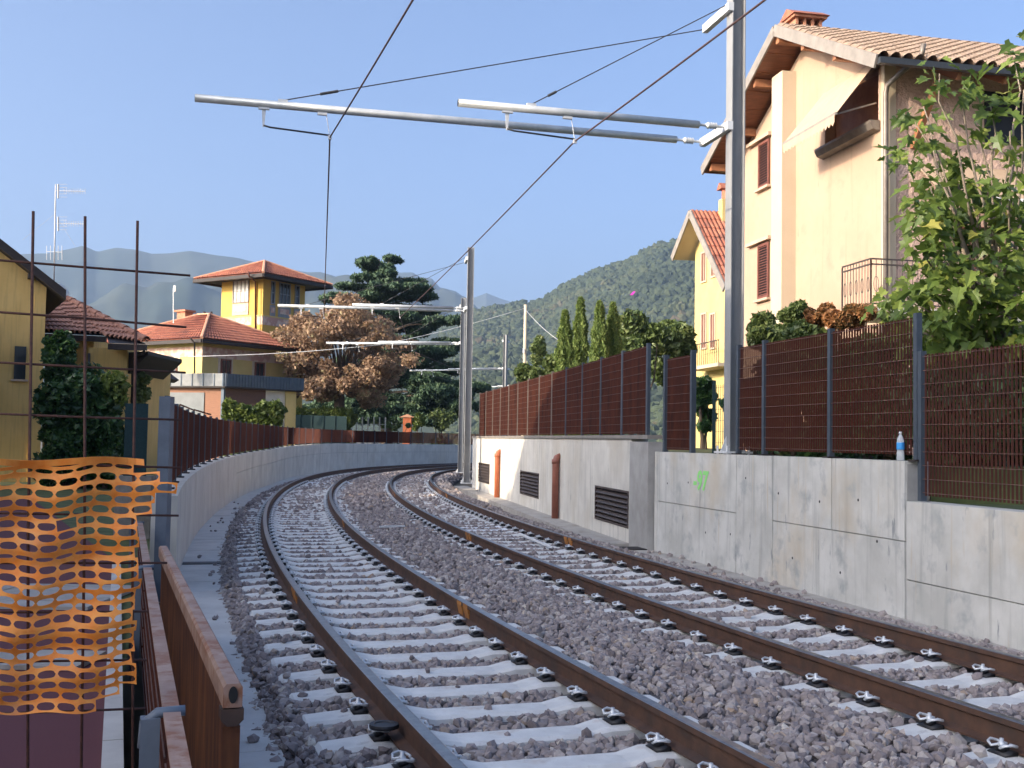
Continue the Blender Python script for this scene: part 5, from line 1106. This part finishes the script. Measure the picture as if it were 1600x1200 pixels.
for i in range(8):
    a, c = at(398 + i * 18, 642 + i * .6, 65), at(398 + (i + 1) * 18, 642 + (i + 1) * .6, 65); MB().box((a.x, a.y, .8), (c.x - a.x - .004, 0, 0), (0, .03, 0), (0, 0, a.z - .95)).build('cloth', m_shade, sh); MB().tube([(a.x, a.y - .03, .5), (a.x, a.y - .03, a.z - .1)], .02, 6).build('post', m_shade, sh)
s2 = thing('shade_cloth', 'dark teal cloth screen beside the grey fence end post', 'screen', at(212, 720, 17))
a, c = at(196, 630, 17), at(228, 632, 17); MB().box((a.x, a.y, .9), (c.x - a.x, .1, 0), (0, .02, 0), (0, 0, a.z - .9)).build('cloth', m_shade, s2); MB().box((a.x - .1, a.y - .05, 0), (c.x - a.x + .2, .1, 0), (0, .3, 0), (0, 0, .95)).build('stone_base', m_rock, s2)
pf = thing('wire_fence', 'pale wire fence with light posts below the autumn tree', 'fence', at(575, 668, 76))
for i in range(7): q = at(548 + i * 9, 660, 76); MB().box((q.x - .04, q.y, .5), (.08, 0, 0), (0, .08, 0), (0, 0, at(548, 651, 76).z - .5)).build('post', m_rwhite, pf)
b = MB()
for z in (1.9, 2.2, 2.5): b.tube([at(546, 660, 76) * Vector((1, 1, 0)) + Vector((0, 0, z)) if False else Vector((at(546, 660, 76).x, 76.05, z)), Vector((at(604, 660, 76).x, 76.05, z))], .01, 4)
b.build('wires', m_galv_w, pf)
hu = thing('play_hut', 'small orange hut under the cedar', 'hut', at(636, 668, 82)); q = at(636, 662, 82)
MB().box((q.x - .3, q.y, .3), (.6, 0, 0), (0, .8, 0), (0, 0, at(636, 652, 82).z - .3)).build('walls', m_pvc_o, hu); MB().prism([(q.x - .55, q.y - .1, at(636, 652, 82).z), (q.x + .55, q.y - .1, at(636, 652, 82).z), (q.x, q.y - .1, at(636, 647, 82).z)], (0, 1, 0)).build('roof', m_ridge, hu)

# ------------------------------------------------------------------ fig tree
fg = thing('fig_tree', 'large-leaved fig tree overhanging the right fence', 'tree', at(1560, 760, 14) * Vector((1, 1, 0)) if False else Vector((at(1560, 760, 14).x, 14, 1.38)))
tb = MB(); root0 = Vector((at(1570, 700, 14).x, 14, 1.3)); tips = [(1468, 115), (1505, 135), (1548, 165), (1585, 95), (1600, 140), (1440, 160), (1432, 195), (1530, 205), (1578, 205), (1410, 238), (1430, 250), (1462, 232), (1492, 250), (1590, 250), (1450, 300), (1480, 300), (1515, 285), (1545, 290), (1580, 300), (1425, 340), (1455, 345), (1490, 340), (1530, 335), (1570, 345), (1600, 330), (1440, 385), (1480, 380), (1520, 380), (1560, 385), (1595, 390), (1400, 455), (1420, 465), (1450, 430), (1490, 425), (1530, 430), (1570, 435), (1440, 480), (1475, 470), (1510, 475), (1550, 480), (1590, 475), (1445, 515), (1480, 515), (1520, 515), (1560, 520), (1595, 520), (1440, 545), (1475, 550), (1515, 545), (1560, 550), (1590, 555), (1385, 485), (1405, 505)]
shape = np.array([(0, 0), (.16, .10), (.40, .02), (.44, .30), (.26, .40), (.42, .66), (.20, .66), (0, 1.0), (-.20, .66), (-.42, .66), (-.26, .40), (-.44, .30), (-.40, .02), (-.16, .10)])
LV, LF, LT_ = [], [], []
for (px, py) in tips:
    d = 13.4 + rng.uniform(-.6, 1.2) + (1.0 if px < 1430 else 0); c = at(px, py, d); mid = at(1565 + (px - 1565) * .45 + rng.uniform(-8, 8), 560 + (py - 560) * .45, 13.6)
    limb(tb, root0.lerp(mid, .5) if rng.random() < .5 else root0, mid, .045, .022, .05); limb(tb, mid, c, .02, .008, .05)
    for k in range(int(rng.integers(13, 18)) if py < 260 else int(rng.integers(15, 20)) if px < 1445 else int(rng.integers(32, 40))):
        out = Vector((rng.normal(), rng.normal() - .3, rng.normal() * .45 - .45)).normalized(); nrm2 = Vector((rng.normal() * .5, rng.normal() * .5 - .4, .9)).normalized()
        sx = out.cross(nrm2).normalized(); nz = sx.cross(out); size = rng.uniform(.13, .28); base = c + out * .05 + Vector(np.clip(rng.normal(size=3), -1.6, 1.6)) * .13; i0 = len(LV); tn = float(np.clip(rng.beta(2, 2.4) + (rng.random() > .95) * .4, 0, 1))
        ctr = base + out * size * .45 - nz * size * .05; LV.append(tuple(ctr)); LT_.append(tn)
        for x, y in shape: LV.append(tuple(base + sx * (x * size * .8) + out * (y * size) + nz * (size * (.28 * abs(x) - .25 * y * y)))); LT_.append(tn)
        LF += [(i0, i0 + 1 + j, i0 + 1 + (j + 1) % 14) for j in range(14)]
fast('crown', LV, LF, lf_fig, fg, tone=LT_, smooth=False); tb.build('trunk', m_barkl, fg, True)

# ------------------------------------------------------------------ hill and mountains
def fbm(x, y, s, seed):
    g = np.random.default_rng(seed); o = 0; a = 1
    for k in range(6):
        p = g.uniform(0, 6.28, 4); o = o + a * (np.sin(x * s + p[0] + 1.7 * np.sin(y * s * .7 + p[1])) * np.sin(y * s * 1.1 + p[2] + 1.3 * np.sin(x * s * .6 + p[3]))); a *= .52; s *= 2.1
    return o
def ridge(name, pts, D, front, mat, amp, seed, label=None, n=260, m=60):
    us = np.linspace(pts[0][0], pts[-1][0], n); vs = np.interp(us, [p[0] for p in pts], [p[1] for p in pts]); f = np.concatenate([np.linspace(0, 1, m), np.linspace(1.05, 1.6, 8)])
    V = np.zeros((len(f), n, 3))
    for j, (u, v) in enumerate(zip(us, vs)):
        top = at(u, v, D); r = ray(u, v); hx = r.x / r.y
        d = D * (front + (1 - front) * f); z = np.where(f <= 1, top.z * np.clip(f, 0, 1) ** 1.15, top.z * (1 - (f - 1) * .8)); V[:, j, 0] = hx * d; V[:, j, 1] = d; V[:, j, 2] = z
    nz = fbm(V[:, :, 0], V[:, :, 1], 5.0 / D * 1.6, seed); V[:, :, 2] += nz * amp * (np.clip(np.minimum(f, 1) * (1.0 - np.clip(f, 0, 1)) * 4, 0, 1)[:, None] * .9 + .06)
    V[0, :, 2] = -5
    k = len(f); idx = np.arange(k * n).reshape(k, n); F = np.stack([idx[:-1, :-1], idx[:-1, 1:], idx[1:, 1:], idx[1:, :-1]], -1).reshape(-1, 4)
    return struct(fast(name, V.reshape(-1, 3), F, mat, smooth=True))
ridge('mountain', [(-700, 420), (-300, 405), (-60, 400), (25, 395), (75, 394), (107, 389), (130, 384), (152, 394), (180, 387), (212, 389), (237, 395), (265, 394), (297, 390), (325, 395), (372, 401), (430, 415), (482, 425), (500, 425), (520, 431), (560, 450), (620, 480), (720, 540)], 2900, .45, m_mount, 90, 3)
ridge('mountain', [(420, 520), (520, 452), (570, 436), (612, 427), (645, 427), (657, 434), (675, 437), (687, 451), (712, 457), (725, 466), (760, 500), (820, 560)], 3600, .55, m_mount, 110, 5)
ridge('mountain', [(560, 560), (690, 490), (720, 474), (740, 465), (760, 457), (780, 465), (800, 471), (860, 490), (950, 520), (1100, 560)], 4600, .6, m_mount, 120, 8)
HP = [(420, 600), (560, 565), (650, 525), (700, 503), (740, 487), (767, 481), (792, 478), (812, 474), (830, 476), (855, 465), (880, 449), (905, 438), (935, 423), (962, 415), (987, 407), (1010, 393), (1030, 384), (1060, 379), (1085, 380), (1200, 350), (1400, 330), (1800, 340)]
ridge('hill', HP, 1300, .35, m_forest, 20, 11)
n = 9500; u = rng.uniform(690, 1150, n); f = rng.random(n) ** .8; v = np.interp(u, [p[0] for p in HP], [p[1] for p in HP]); C = np.zeros((n, 3))
for i in range(n):
    top = at(u[i], v[i], 1300); r = ray(u[i], v[i]); d = 1300 * (.35 + .65 * f[i]); C[i] = (r.x / r.y * d, d, top.z * f[i] ** 1.15)
C[:, 2] += fbm(C[:, 0], C[:, 1], 5.0 / 1300 * 1.6, 11) * 20 * (f * (1 - f) * 4 * .9 + .06)
rad = rng.uniform(2.2, 4.6, n) * (.75 + .35 * f); vv, ff = blobs(C, rad, .3, (.8, 1.3)); tone = np.clip(rng.beta(2, 2, n) * .8 + .25 * fbm(C[:, 0], C[:, 1], .02, 4), 0, 1)
stuff(fast('forest', vv, ff, m_forest, tone=np.repeat(tone, 12), smooth=False), 'hazy wooded hillside behind the cypresses', 'forest')

# ------------------------------------------------------------------ haze
hz = MB().box((-5000, -150, -2), (10000, 0, 0), (0, 6600, 0), (0, 0, 640)).build('haze', m_void); hz.data.materials.clear()
mh = bpy.data.materials.new('haze_air'); mh.use_nodes = True; nt = mh.node_tree
for q in list(nt.nodes): nt.nodes.remove(q)
pv = nt.nodes.new('ShaderNodeVolumePrincipled'); pv.inputs['Color'].default_value = (.5, .7, 1, 1); pv.inputs['Density'].default_value = .0002; pv.inputs['Anisotropy'].default_value = .2
om = nt.nodes.new('ShaderNodeOutputMaterial'); nt.links.new(pv.outputs[0], om.inputs['Volume']); hz.data.materials.append(mh); hz['kind'] = 'stuff'
